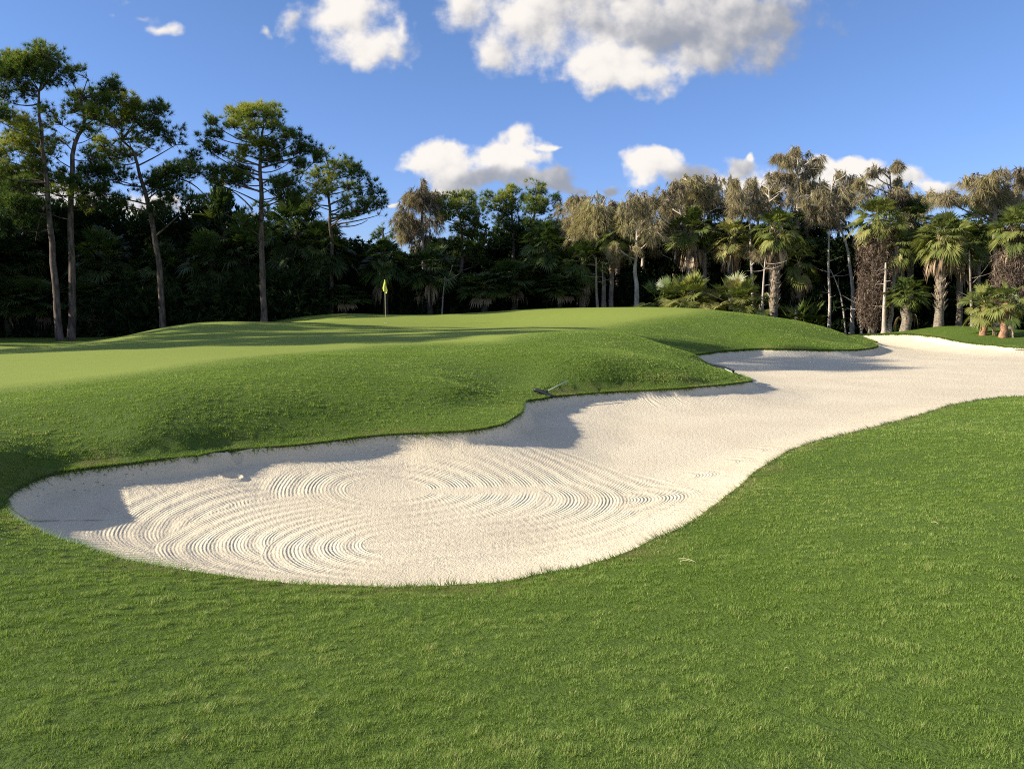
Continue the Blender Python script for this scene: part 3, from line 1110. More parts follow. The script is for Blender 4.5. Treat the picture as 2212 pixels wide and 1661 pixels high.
PINES.append(pine('straight pine with the thickest dark trunk, second from the far left', z1([(376, 1610), (372, 1250), (370, 1000), (380, 750), (398, 580), (440, 470), (415, 330)]),
    z1([(380, 235, 60, 42, .25), (460, 225, 70, 40, .3), (540, 270, 70, 45, .2), (585, 290, 45, 50, .15), (480, 310, 90, 45, .3), (350, 320, 50, 35, .2), (570, 360, 60, 40, .25), (390, 400, 60, 45, .62), (470, 420, 60, 45, .45), (340, 470, 60, 45, .6), (410, 490, 55, 40, .7), (520, 440, 60, 45, .5), (470, 540, 60, 40, .3), (300, 640, 50, 35, .5), (460, 640, 70, 40, .3), (440, 720, 60, 40, .2), (360, 850, 65, 40, .7), (415, 900, 55, 40, .65), (330, 560, 50, 35, .5), (300, 760, 80, 50, .2), (430, 800, 80, 45, .15), (250, 900, 70, 50, .12), (200, 780, 60, 50, .25), (480, 880, 80, 50, .12)]), 46.5, .29, 1.15))
PINES.append(pine('crooked pine whose upper trunk bends left under a broad yellow green crown', z1([(845, 1500), (835, 1250), (795, 1000), (755, 850), (722, 720), (690, 620), (620, 545)]),
    z1([(660, 375, 70, 45, .75), (590, 410, 60, 45, .6), (740, 400, 55, 40, .5), (800, 400, 60, 35, .25), (860, 430, 55, 50, .15), (700, 450, 90, 45, .6), (620, 490, 80, 45, .5), (770, 480, 80, 45, .35), (860, 500, 70, 45, .2), (905, 560, 45, 40, .25), (560, 590, 55, 40, .65), (560, 640, 60, 35, .8), (790, 590, 50, 35, .4), (640, 620, 50, 30, .6), (680, 560, 60, 35, .3),
        (560, 730, 90, 45, .12), (660, 760, 80, 50, .1), (790, 790, 80, 55, .08), (860, 740, 70, 50, .1), (930, 720, 60, 45, .1), (990, 650, 42, 38, .15), (1010, 720, 45, 38, .15), (900, 830, 70, 45, .08), (830, 900, 90, 50, .08), (1040, 880, 45, 35, .2), (560, 840, 90, 45, .15), (680, 900, 80, 40, .12)]), 48.5, .26, 1.1,
    dead=[(*z1([(845, 740)])[0], *z1([(850, 675)])[0]), (*z1([(860, 740)])[0], *z1([(855, 690)])[0]), (*z1([(940, 760)])[0], *z1([(1080, 860)])[0]), (*z1([(760, 900)])[0], *z1([(860, 1000)])[0])]))
PINES.append(pine('solitary tall pine standing apart, domed sunlit crown on a long bare pale trunk', z2([(512, 1460), (500, 1200), (492, 850), (496, 620), (490, 480), (500, 340), (505, 200)]),
    z2([(490, 80, 70, 38, .7), (570, 95, 60, 38, .55), (400, 105, 60, 36, .8), (320, 125, 55, 38, .75), (480, 150, 100, 40, .65), (590, 170, 60, 40, .45), (230, 200, 55, 40, .6), (330, 210, 60, 38, .7), (200, 260, 50, 36, .35), (130, 295, 55, 35, .2), (160, 350, 50, 30, .2), (230, 370, 45, 30, .2), (380, 250, 60, 36, .6), (480, 240, 60, 36, .6), (600, 240, 60, 36, .45), (690, 225, 40, 35, .3), (680, 290, 70, 38, .3), (765, 285, 42, 35, .15), (480, 330, 70, 36, .75), (380, 370, 55, 34, .8), (345, 420, 45, 30, .85), (570, 330, 70, 40, .35), (650, 360, 80, 42, .25), (740, 370, 70, 40, .2), (820, 350, 50, 36, .15), (560, 410, 80, 36, .4), (670, 430, 80, 40, .2), (820, 420, 70, 45, .2), (760, 460, 60, 36, .25),
        (300, 480, 90, 34, .25), (200, 500, 75, 38, .2), (120, 510, 40, 30, .15), (330, 540, 80, 36, .25), (230, 570, 80, 34, .2), (610, 580, 60, 34, .15), (690, 600, 75, 42, .12), (620, 645, 60, 30, .12), (740, 640, 40, 30, .15), (470, 800, 80, 70, .3), (430, 880, 75, 60, .4), (380, 830, 60, 50, .3), (500, 740, 40, 45, .3)]), 48.0, .27, 1.25,
    dead=[(*z2([(492, 550)])[0], *z2([(400, 550)])[0]), (*z2([(495, 600)])[0], *z2([(580, 655)])[0]), (*z2([(440, 740)])[0], *z2([(200, 580)])[0])]))
PINES.append(pine('loose spreading pine right of the solitary pine, open lit crown above the palms', z2([(945, 1450), (945, 1000), (938, 850), (935, 740), (925, 600), (935, 470)]),
    z2([(945, 410, 50, 36, .5), (880, 400, 45, 34, .35), (1040, 440, 45, 36, .3), (1125, 475, 42, 36, .2), (980, 480, 60, 38, .55), (1080, 510, 65, 38, .35), (860, 520, 65, 40, .6), (950, 560, 60, 38, .7), (1150, 540, 42, 30, .2), (1040, 580, 60, 34, .5), (850, 600, 60, 36, .75), (920, 640, 60, 34, .7), (1210, 590, 45, 34, .2), (1150, 640, 60, 36, .3), (1240, 640, 45, 30, .2), (1270, 710, 45, 30, .15), (1190, 720, 60, 34, .2), (1250, 770, 50, 25, .2), (1060, 700, 60, 34, .55), (1110, 770, 60, 34, .5), (830, 690, 50, 30, .65), (1040, 800, 60, 30, .4), (760, 540, 40, 36, .4), (1180, 800, 40, 20, .2)]), 51.0, .20, 1.05,
    dead=[(*z2([(950, 850)])[0], *z2([(1060, 750)])[0]), (*z2([(935, 720)])[0], *z2([(790, 720)])[0])]))
PINES.append(pine('round headed green pine in the middle wood, just right of the brown spired tree', z3([(820, 1370), (825, 1100), (835, 850), (840, 600), (800, 400)]),
    z3([(760, 310, 80, 50, .5), (890, 300, 85, 50, .5), (640, 320, 60, 45, .35), (700, 400, 90, 50, .5), (830, 400, 90, 50, .6), (960, 390, 70, 50, .5), (620, 460, 60, 50, .3), (740, 480, 90, 50, .3), (880, 490, 100, 50, .3), (1000, 470, 60, 50, .4), (960, 560, 80, 50, .25), (800, 580, 80, 40, .15), (900, 640, 90, 50, .25), (780, 720, 110, 55, .25), (960, 760, 120, 60, .3), (1080, 700, 80, 60, .2), (860, 850, 100, 60, .3), (1020, 860, 100, 60, .25), (650, 860, 80, 60, .3), (720, 950, 80, 50, .25)]), 57.0, .24, 1.0))
PINES.append(pine('pine with a small knob of foliage on top, between two fuller pines', z3([(1300, 1300), (1305, 900), (1300, 600), (1275, 300)]),
    z3([(1268, 210, 48, 28, .7), (1310, 240, 35, 25, .4), (1250, 290, 80, 40, .65), (1200, 340, 80, 45, .55), (1300, 350, 60, 45, .5), (1180, 410, 80, 45, .5), (1280, 440, 90, 50, .25), (1180, 500, 70, 45, .2), (1340, 520, 70, 50, .2), (1240, 580, 90, 60, .12), (1140, 600, 60, 50, .2), (1260, 700, 80, 60, .1), (1070, 290, 50, 35, .35), (1040, 360, 50, 40, .4)]), 58.5, .22, .95))
PINES.append(pine('tall leafy pine at the right end of the middle wood, crown sloping right', z3([(1420, 1320), (1440, 900), (1470, 600), (1520, 260)]),
    z3([(1495, 185, 65, 32, .5), (1570, 210, 55, 40, .4), (1460, 240, 60, 36, .45), (1545, 265, 80, 40, .5), (1640, 280, 50, 45, .25), (1440, 300, 60, 40, .4), (1600, 330, 80, 40, .35), (1690, 330, 40, 40, .15), (1500, 370, 100, 45, .45), (1640, 400, 80, 50, .3), (1580, 440, 90, 45, .4), (1460, 450, 90, 45, .3), (1700, 470, 60, 45, .2), (1760, 520, 45, 36, .2), (1650, 530, 80, 45, .25), (1740, 590, 50, 34, .2), (1540, 540, 80, 45, .2), (1440, 560, 80, 50, .15), (1600, 620, 60, 36, .3), (1420, 680, 90, 60, .12), (1540, 700, 90, 50, .15)]), 57.5, .23, 1.05))
PINES.append(pine('small distant pine in the sky gap left of the middle wood', z3([(130, 1000), (130, 700), (130, 590)]), z3([(130, 570, 55, 30, .5), (80, 600, 40, 28, .4), (185, 600, 35, 28, .4), (130, 630, 70, 30, .4), (60, 650, 40, 30, .3), (200, 660, 40, 30, .3)]), 64.0, .15, 1.0))


# ------------------------------------------------------------------ bald cypresses in brown winter foliage
def cypress(label, trunk, masses, y, r0=.16, dens_=1.0, bark=None, group=None, tl=.5, hang=.75):
    loc, P, M = local(trunk, masses, y)
    P = smooth_path(P, 14)
    tr, cr = MB(), MB()
    fl = np.linspace(1, .22, 14)
    fl[0] *= 1.5
    tr.tube(P, fl * r0, 8)
    for c, r_, tn in M:
        hd = math.hypot(c[0] - P[-1][0], c[1])
        za = np.clip(c[2] - .25 * r_[2] - .45 * hd, P[-1][2] * .4, P[-1][2] - .05)
        a = path_at(P, za)
        limb(tr, a, c, .05, .02, .04)
        r_ = r_ * np.array([1.42, 1.3, 1.25])
        n = max(40, int(62 * dens_ * r_[0] * (r_[0] + r_[2]) * (.5 + r_[2])))
        C, D = ell_pts(int(n * 2.1), c, r_ * 1.1, .15, .62)
        kk = vnoise3(C * np.array([2.3, 2.3, 1.2]) + np.array(loc)) > .50
        C, D = C[kk], D[kk]
        if len(C) < 4:
            continue
        n = len(C)
        for j in range(max(3, int(r_[0] * 3.5))):
            limb(tr, a * .3 + c * .7, C[rng.integers(n)], .026, .008, .03, 4)
        k = rng.random(n) < .4
        q = C[k]
        b = c + (q - c) * rng.uniform(.2, .6, (len(q), 1))
        s = unit(np.cross(q - b, rng.normal(0, 1, q.shape))) * .016
        tr.tris(np.stack([b - s, b + s, q], 1))
        tint = np.clip(tn + rng.normal(0, .16, n) + .3 * (fbm(C[:, 0] * 1.1 + 9, C[:, 2] * 1.1, 2) - .5), 0, 1)
        D2 = unit(D * .5 + np.array([0, 0, -hang]))
        sprays(cr, C, D2, 12, .55, .028, tint, .26)
        sprays(cr, C, D, 6, .26, .026, tint, .8)
    o = root('cypress_tree', loc, label, 'cypress tree', group)
    link('trunk', tr.mesh('cypress_trunk', True), bark or M_PALEBARK, o)
    link('crown', cr.mesh('cypress_crown'), M_CYP, o)
    return o


M_GREYBARK = mat_bark('grey_bark', (.16, .13, .11), (.32, .27, .22), 5.0)
cypress('brown conical cypress with a bare spire, left edge of the middle wood', z3([(515, 1370), (500, 1000), (485, 700), (478, 300), (468, 130)]),
    z3([(465, 170, 22, 45, 0.10), (468, 230, 38, 30, 0.13), (400, 290, 51, 35, 0.22), (480, 290, 68, 50, 0.19), (560, 290, 59, 45, 0.25), (360, 370, 59, 55, 0.28), (480, 380, 93, 60, 0.16), (590, 380, 59, 60, 0.25), (330, 460, 59, 60, 0.31), (440, 480, 93, 70, 0.13), (560, 480, 85, 60, 0.19), (290, 560, 51, 50, 0.40), (400, 590, 93, 60, 0.19), (540, 580, 85, 60, 0.22), (280, 640, 59, 50, 0.40), (480, 680, 110, 50, 0.25), (370, 700, 68, 50, 0.37)]), 56.0, .17, 1.05, M_GREYBARK)
cypress('rusty golden cypress nearest the middle wood, dense foliage hanging low', z4([(300, 1310), (300, 900), (280, 700), (250, 480)]),
    z4([(230, 470, 50, 34, .7), (300, 470, 60, 30, .5), (360, 500, 30, 30, .3), (150, 520, 60, 40, .55), (240, 540, 80, 50, .72), (90, 560, 60, 36, .5), (330, 560, 60, 50, .5), (180, 620, 90, 60, .7), (70, 650, 50, 50, .5), (280, 640, 80, 60, .6), (120, 720, 80, 50, .6), (60, 780, 50, 45, .6), (200, 740, 80, 50, .6), (100, 790, 60, 40, .7)]), 52.0, .15, 1.1)
cypress('grey brown cypress with a white crooked lower trunk left of the fan palm thicket', z4([(555, 1322), (560, 1150), (545, 1020), (558, 880), (560, 600), (560, 440)]),
    z4([(490, 445, 30, 26, .35), (560, 440, 50, 26, .35), (640, 450, 36, 36, .25), (460, 500, 45, 34, .5), (530, 510, 60, 40, .4), (610, 500, 60, 40, .45), (680, 540, 40, 40, .35), (430, 590, 50, 40, .5), (500, 620, 70, 46, .65), (600, 600, 80, 50, .45), (680, 640, 60, 45, .45), (470, 690, 60, 40, .7), (620, 690, 70, 45, .5), (560, 760, 70, 40, .55), (650, 770, 60, 36, .5), (500, 850, 60, 50, .62), (440, 870, 60, 50, .6), (400, 850, 50, 40, .6)]), 50.0, .16, .8)
cypress('wispy ash brown cypress behind the brown skirted palm', z4([(975, 1300), (965, 1000), (940, 700), (870, 480), (840, 340)]),
    z4([(840, 350, 50, 30, .3), (780, 400, 45, 34, .2), (860, 430, 60, 45, .4), (920, 400, 40, 34, .35), (760, 480, 40, 36, .25), (840, 520, 70, 45, .45), (920, 500, 60, 40, .5), (800, 600, 70, 45, .4), (900, 600, 70, 45, .45), (780, 680, 60, 40, .4), (880, 690, 80, 45, .42), (960, 680, 50, 40, .45), (850, 770, 70, 40, .5), (930, 780, 60, 40, .45)]), 50.8, .13, .85)
cypress('broad ochre crowned cypress with pale slanting limbs, left of the tall airy one', z4([(1090, 1250), (1085, 900), (1080, 650), (1085, 420)]),
    z4([(1010, 300, 55, 30, .65), (1080, 290, 50, 28, .6), (1160, 290, 45, 28, .45), (1210, 310, 30, 24, .35), (980, 350, 60, 36, .65), (1070, 360, 80, 40, .7), (1160, 370, 70, 40, .65), (1010, 430, 80, 40, .6), (1110, 440, 90, 45, .62), (1210, 420, 60, 45, .5), (1010, 510, 70, 40, .5), (1110, 520, 90, 40, .5), (1210, 520, 70, 40, .45), (1040, 590, 60, 30, .45)]), 52.0, .15, 1.0)
cypress('cypress with a thin bright trunk rising from the fan palms, forked above', z4([(1468, 1342), (1460, 1150), (1450, 900), (1445, 720), (1430, 640), (1400, 520)]),
    z4([(1330, 350, 40, 26, .4), (1400, 340, 50, 26, .45), (1470, 340, 36, 28, .5), (1290, 400, 50, 34, .45), (1380, 400, 70, 36, .5), (1470, 410, 60, 36, .42), (1540, 430, 40, 36, .4), (1300, 470, 60, 36, .45), (1390, 480, 80, 36, .42), (1490, 490, 70, 40, .4), (1330, 550, 70, 36, .4), (1430, 560, 80, 34, .42), (1520, 560, 60, 36, .4), (1450, 860, 40, 22, .4), (1500, 890, 50, 20, .4)]), 48.8, .11, .9)
cypress('tallest airy cypress of the brown group, open layered crown against cloud', z4([(1825, 1280), (1818, 800), (1815, 600), (1812, 350), (1815, 130)]),
    z4([(1815, 90, 55, 30, .45), (1880, 110, 40, 26, .35), (1760, 120, 40, 28, .45), (1650, 150, 50, 26, .35), (1710, 190, 55, 34, .5), (1830, 170, 80, 30, .4), (1920, 160, 40, 28, .3), (1950, 210, 40, 26, .3), (1650, 270, 40, 24, .4), (1740, 270, 70, 30, .5), (1880, 270, 80, 28, .42), (1670, 330, 60, 28, .4), (1780, 360, 80, 34, .45), (1900, 350, 90, 34, .45), (1700, 430, 60, 34, .4), (1820, 450, 90, 36, .42), (1930, 450, 60, 36, .4), (1760, 530, 70, 34, .38), (1880, 550, 80, 34, .4)]), 53.0, .17, .68)
cypress('low bushy brown cypress between the tall airy one and the forked one', z4([(1600, 1250), (1600, 800), (1600, 500), (1590, 350)]),
    z4([(1540, 340, 30, 26, .3), (1600, 350, 36, 26, .3), (1580, 410, 60, 36, .4), (1650, 430, 50, 36, .42), (1560, 480, 60, 36, .42), (1640, 510, 60, 36, .42), (1700, 390, 40, 30, .4), (1720, 480, 50, 34, .42)]), 51.0, .11, .9)
cypress('slim dull brown cypress right of the tall airy one, slanting white trunk', z5([(574, 1500), (570, 1200), (555, 1000), (530, 820), (420, 500), (430, 300)]),
    z5([(470, 260, 30, 36, .6), (400, 300, 40, 30, .45), (500, 290, 26, 40, .35), (350, 350, 50, 30, .42), (430, 370, 60, 36, .42), (300, 420, 60, 36, .42), (400, 450, 70, 40, .42), (250, 500, 60, 36, .4), (350, 530, 70, 40, .38), (300, 600, 60, 36, .35), (400, 610, 60, 40, .35), (210, 420, 50, 36, .4)]), 48.5, .13, .85)
cypress('crooked grey cypress spreading behind the vine clad palm, leafy knob on top', z5([(850, 1490), (845, 1000), (850, 700), (870, 500), (870, 260)]),
    z5([(900, 190, 40, 18, .35), (870, 215, 25, 20, .3), (860, 270, 50, 34, .40), (750, 240, 45, 30, .5), (720, 280, 36, 24, .5), (700, 330, 50, 30, .55), (790, 330, 70, 36, .55), (900, 330, 60, 34, .5), (980, 320, 50, 28, .55), (640, 370, 60, 36, .55), (760, 400, 80, 40, .55), (870, 400, 80, 36, .45), (990, 390, 45, 34, .45), (560, 390, 45, 34, .5), (640, 450, 70, 36, .55), (760, 470, 80, 36, .45), (900, 460, 80, 36, .22), (960, 500, 60, 40, .15)]), 49.5, .14, 1.0, M_GREYBARK)
cypress('wide flat topped cypress at the far right with long level branches', z5([(1700, 1500), (1700, 900), (1690, 600), (1690, 400), (1720, 300)]),
    z5([(1680, 250, 60, 24, .4), (1640, 275, 40, 22, .4), (1840, 255, 60, 26, .35), (1780, 290, 60, 24, .4), (1440, 290, 45, 24, .45), (1500, 320, 50, 24, .45), (1580, 330, 60, 24, .45), (1690, 340, 70, 28, .45), (1870, 310, 45, 28, .3), (1330, 440, 55, 24, .45), (1400, 410, 50, 26, .45), (1300, 470, 30, 16, .4), (1560, 400, 70, 28, .55), (1660, 420, 80, 30, .5), (1790, 400, 70, 30, .45), (1480, 470, 60, 28, .7), (1600, 480, 80, 30, .5), (1740, 490, 90, 30, .45), (1860, 480, 80, 36, .45), (1900, 420, 50, 40, .6)]), 44.5, .18, .8, M_GREYBARK)


CY2 = [o for o in COL.objects if o.name.startswith('cypress_tree')]
CH = {}
for o in CY2:
    CH[o.name] = max(v.co.z for v in o.children[1].data.vertices)
for k_, (u, y, v, src, rt, sx) in enumerate([(585, 55.0, 196, 5, .7, 1.1), (640, 55.5, 192, 4, 2.2, 1.1), (672, 54.5, 180, 5, 4.1, 1.0), (700, 56.0, 176, 8, 1.0, 1.2), (728, 55.0, 176, 5, 5.3, 1.0), (752, 54.5, 180, 4, 3.0, 1.1), (775, 55.5, 178, 8, 2.5, 1.2), (812, 54.5, 182, 5, .2, 1.0), (838, 53.5, 176, 4, 4.6, 1.1), (862, 53.5, 176, 8, 5.6, 1.1), (905, 52.5, 190, 4, 1.4, 1.0), (1005, 50.0, 182, 5, 2.9, 1.1)]):
    src = CY2[min(src, len(CY2) - 1)]
    x = at_y(u, 320, y)[0]
    z0 = gz(x, y) - .05
    h = at_y(u, v, y)[2] - z0
    dup(src, (x, y, z0), 'ash brown cypress in the second row, showing above the front palms and cypresses', rt, sx, 'second row of brown cypresses', h / CH[src.name])


# ------------------------------------------------------------------ fan palms
def fan_leaf(mb, o, az, el, pet, bl, tint, nseg=22, span=112, drop=.35, w=.06, fold=.3, grav=.16):
    d = np.array([math.cos(az) * math.cos(el), math.sin(az) * math.cos(el), math.sin(el)])
    t = np.linspace(0, 1, 4)[:, None]
    g = pet * grav
    p = np.asarray(o) + d * pet * t + np.array([0, 0, -1]) * g * t ** 2
    tan = d * pet + np.array([0, 0, -2 * g])
    f = tan / np.linalg.norm(tan)
    s = np.cross(f, [0, 0, 1.0])
    s = s / (np.linalg.norm(s) + 1e-6)
    s = s * math.cos(.0) + rng.normal(0, .25, 3)
    s -= f * (s @ f)
    s /= np.linalg.norm(s)
    nrm = np.cross(s, f)
    sw = .022
    for i in range(3):
        mb.add([p[i] - s * sw, p[i] + s * sw, p[i + 1] + s * sw * .8, p[i + 1] - s * sw * .8], [(0, 1, 2), (0, 2, 3)], min(1, tint + .15))
    ph = np.radians(np.linspace(-span, span, nseg)) + rng.normal(0, .03, nseg)
    L = bl * (1 - .30 * (np.abs(ph) / math.radians(span)) ** 2) * rng.uniform(.88, 1.1, nseg)
    dr = f * np.cos(ph)[:, None] + s * np.sin(ph)[:, None] + nrm * (fold * np.abs(np.sin(ph)))[:, None]
    dr = unit(dr)
    pr = unit(-f * np.sin(ph)[:, None] + s * np.cos(ph)[:, None])
    b = p[-1] + dr * .04
    md = p[-1] + dr * (L * .55)[:, None] + np.array([0, 0, -1]) * (L * drop * .18)[:, None]
    tp = p[-1] + dr * (L * (1 - drop * .25))[:, None] + np.array([0, 0, -1]) * (L * drop * rng.uniform(.7, 1.3, nseg))[:, None]
    ww = w * .5
    V = np.stack([b, md - pr * ww, md + pr * ww, tp], 1).reshape(-1, 3)
    k = np.arange(nseg) * 4
    F = np.concatenate([np.stack([k, k + 1, k + 2], 1), np.stack([k + 1, k + 3, k + 2], 1)])
    tt = np.clip(tint + rng.normal(0, .08, nseg), 0, 1)
    mb.add(V, F, np.repeat(tt, 4))


def palm_crown(top, n, size, tint, el0=80, el1=-35, dead=0, pet=.88, bl=.74, nseg=28, drop=.3):
    g, dd = MB(), MB()
    for i in range(n):
        q = (i + .5) / n
        el = R(el0 + (el1 - el0) * q ** .9) + rng.normal(0, .12)
        az = i * 2.39996 + rng.normal(0, .25)
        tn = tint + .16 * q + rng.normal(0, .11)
        fan_leaf(g, top + rng.normal(0, .06, 3), az, el, pet * size * rng.uniform(.7, 1.15), bl * size * rng.uniform(.75, 1.1), np.clip(tn, 0, 1), nseg, rng.uniform(85, 118), drop * rng.uniform(.3, 1.6), .060 * size, rng.uniform(.15, .5))
    for i in range(dead):
        az = i * 2.39996 + rng.normal(0, .3)
        el = R(rng.uniform(-88, -50))
        fan_leaf(dd, top + np.array([0, 0, -.15 - .35 * rng.random()]), az, el, pet * size * rng.uniform(.5, .95), bl * size * rng.uniform(.6, .95), np.clip(rng.normal(.55, .22), 0, 1), 14, 70, .9, .07 * size, .6)
    return g, dd


def palm(label, x, y, h, size=1.0, tint=.5, n=34, dead=14, r0=.17, lean=(0, 0), boots=0, bark=None, vine=None, group=None, name='palm_tree', cat='palm tree', z0=None, el1=-45, nseg=28, drop=.3, pet=.88):
    z0 = gz(x, y) - .05 if z0 is None else z0
    tr = MB()
    t = np.linspace(0, 1, 10)
    P = np.stack([lean[0] * t ** 1.5, lean[1] * t ** 1.5, h * t], 1)
    P[1:-1, :2] += rng.normal(0, .025, (8, 2))
    tr.tube(P, r0 * np.array([1.25, 1.05, 1, 1, 1, 1, 1, 1.02, 1.08, 1.1]), 10)
    o = root(name, (x, y, z0), label, cat, group)
    link('trunk', tr.mesh('palm_trunk', True), bark or M_PALMBARK, o)
    g, dd = palm_crown(P[-1], int(n * 1.75), size, tint, 85, el1, int(dead * 1.3), nseg=nseg, drop=drop, pet=pet)
    link('crown', g.mesh('palm_crown'), M_FROND, o)
    if dead:
        link('dead_skirt', dd.mesh('palm_skirt'), M_DEAD, o)
    if boots:
        bt = MB()
        nb_ = int(boots * h * 16)
        for i in range(nb_):
            q = 1 - boots + boots * (i + .5) / nb_
            az = i * 2.39996 + rng.normal(0, .1)
            c = path_at(P, h * q)
            d = np.array([math.cos(az), math.sin(az), 0])
            s = np.array([-d[1], d[0], 0])
            ln = rng.uniform(.22, .38)
            b = c + d * r0 * .9
            for sg in (-1, 1):
                a0 = b + s * sg * .10 - np.array([0, 0, .12])
                tip = b + d * ln * rng.uniform(.35, .75) + s * sg * .03 + np.array([0, 0, ln * .8])
                bt.tris([[a0, b + s * sg * .02 + np.array([0, 0, .05]), tip], [a0 - s * sg * .06, a0, tip]], rng.uniform(.2, 1))
        link('leaf_bases', bt.mesh('palm_leaf_bases'), M_BOOT, o)
    if vine:
        vm = MB()
        for (za, zb, ra, rb, nn) in vine:
            n2 = nn
            zz = rng.uniform(za, zb, n2)
            q = (zz - za) / (zb - za)
            rad_ = (ra + (rb - ra) * q) * np.sqrt(rng.uniform(.1, 1, n2)) * (.75 + .5 * vnoise(zz * 2.0, rng.uniform(0, 6, n2)))
            az = rng.uniform(0, 2 * np.pi, n2)
            c = path_at(P, 0) * 0 + np.stack([np.cos(az) * rad_ + np.interp(zz, P[:, 2], P[:, 0]), np.sin(az) * rad_ + np.interp(zz, P[:, 2], P[:, 1]), zz], 1)
            d = unit(np.stack([-np.sin(az) * rng.normal(0, 1, n2), np.cos(az) * rng.normal(0, 1, n2), rng.normal(-.8, .9, n2)], 1))
            s = unit(np.cross(d, rng.normal(0, 1, (n2, 3)))) * .02
            ln = rng.uniform(.15, .55, (n2, 1))
            bend = c + d * ln * .5 + np.stack([np.cos(az), np.sin(az), az * 0], 1) * .06
            vm.tris(np.concatenate([np.stack([c - s, c + s, bend], 1), np.stack([bend - s, bend + s, c + d * ln], 1)]), np.tile(np.clip(rng.normal(.45, .25, n2), 0, 1), 2))
        link('vine_cover', vm.mesh('palm_vines'), M_VINE, o)
    return o


def px(u, y, v=320):
    return at_y(u, v, y)[0]


def hz(u, v, y, x=None):
    """height above the ground, at distance y, of the picture row v"""
    xx = px(u, y)
    return at_y(u, v, y)[2] - (gz(xx, y) - .05)


def palm_at(label, u, y, vtop, **kw):
    """crown centre on picture row vtop"""
    return palm(label, px(u, y), y, hz(u, vtop, y), **kw)


Z5 = lambda a, b: (778.2 + .1282 * a, 139.3 + .1282 * b)
Z4 = lambda a, b: (565.2 + .12826 * a, 139.3 + .12826 * b)
# right hand palms
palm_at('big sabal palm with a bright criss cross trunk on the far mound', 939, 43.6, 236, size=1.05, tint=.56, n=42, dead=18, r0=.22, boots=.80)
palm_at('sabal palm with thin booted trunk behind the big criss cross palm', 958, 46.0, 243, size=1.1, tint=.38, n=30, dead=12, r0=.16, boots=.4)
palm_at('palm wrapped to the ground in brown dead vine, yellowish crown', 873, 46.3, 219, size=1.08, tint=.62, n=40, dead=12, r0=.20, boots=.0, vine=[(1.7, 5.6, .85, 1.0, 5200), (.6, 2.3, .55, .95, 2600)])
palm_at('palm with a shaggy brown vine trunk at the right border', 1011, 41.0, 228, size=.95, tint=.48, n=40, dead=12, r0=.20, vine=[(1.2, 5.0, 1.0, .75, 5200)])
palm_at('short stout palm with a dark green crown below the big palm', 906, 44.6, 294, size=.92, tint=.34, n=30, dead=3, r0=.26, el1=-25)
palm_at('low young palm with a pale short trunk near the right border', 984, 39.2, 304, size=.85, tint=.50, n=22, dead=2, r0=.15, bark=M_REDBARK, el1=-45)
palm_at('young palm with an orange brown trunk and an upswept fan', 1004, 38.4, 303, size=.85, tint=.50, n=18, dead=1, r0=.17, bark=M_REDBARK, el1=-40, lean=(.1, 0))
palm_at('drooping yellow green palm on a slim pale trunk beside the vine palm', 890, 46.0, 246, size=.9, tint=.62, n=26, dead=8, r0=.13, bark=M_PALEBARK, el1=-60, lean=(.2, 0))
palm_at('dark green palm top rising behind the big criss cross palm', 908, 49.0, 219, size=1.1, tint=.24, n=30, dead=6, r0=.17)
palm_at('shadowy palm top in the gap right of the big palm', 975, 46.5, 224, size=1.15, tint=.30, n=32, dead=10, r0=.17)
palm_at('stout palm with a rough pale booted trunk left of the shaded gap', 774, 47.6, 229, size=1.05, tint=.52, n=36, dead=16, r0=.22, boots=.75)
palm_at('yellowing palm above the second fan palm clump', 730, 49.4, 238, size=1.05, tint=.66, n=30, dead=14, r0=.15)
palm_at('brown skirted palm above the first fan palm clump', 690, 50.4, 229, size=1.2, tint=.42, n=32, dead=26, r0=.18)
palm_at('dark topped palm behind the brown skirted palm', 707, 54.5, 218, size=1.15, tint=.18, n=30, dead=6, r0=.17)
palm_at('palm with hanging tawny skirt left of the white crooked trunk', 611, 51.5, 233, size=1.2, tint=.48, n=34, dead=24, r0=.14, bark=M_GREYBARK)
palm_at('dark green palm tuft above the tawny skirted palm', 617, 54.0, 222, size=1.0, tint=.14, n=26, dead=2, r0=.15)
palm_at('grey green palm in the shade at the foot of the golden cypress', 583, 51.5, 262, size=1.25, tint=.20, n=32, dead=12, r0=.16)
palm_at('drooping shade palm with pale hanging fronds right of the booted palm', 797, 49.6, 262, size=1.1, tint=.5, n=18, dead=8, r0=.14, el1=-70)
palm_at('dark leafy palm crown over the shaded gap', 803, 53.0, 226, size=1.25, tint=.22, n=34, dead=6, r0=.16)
# palmetto clumps at the edge of the green
def palmetto(label, u, y, v, size, n, tint, group=None, el1=0):
    x = px(u, y)
    z0 = gz(x, y) - .05
    o = root('palmetto_clump', (x, y, z0), label, 'palmetto', group)
    g, st = MB(), MB()
    h = hz(u, v, y)
    for i in range(5):
        a = i * 1.3
        e = np.array([math.cos(a) * .35 * size, math.sin(a) * .3 * size, h * rng.uniform(.45, .7)])
        st.tube(smooth_path([(0, 0, 0), e * .5 + rng.normal(0, .04, 3), e], 6), .05, 6)
        m_, _ = palm_crown(e, n // 5, size, tint, 85, el1, 0, pet=.85, bl=.80, drop=.10)
        g.add(np.vstack(m_.V), np.vstack(m_.F), np.concatenate(m_.T))
    link('stem', st.mesh('palmetto_stem', True), M_PALMBARK, o)
    link('crown', g.mesh('palmetto_crown'), M_FROND, o)
    return o


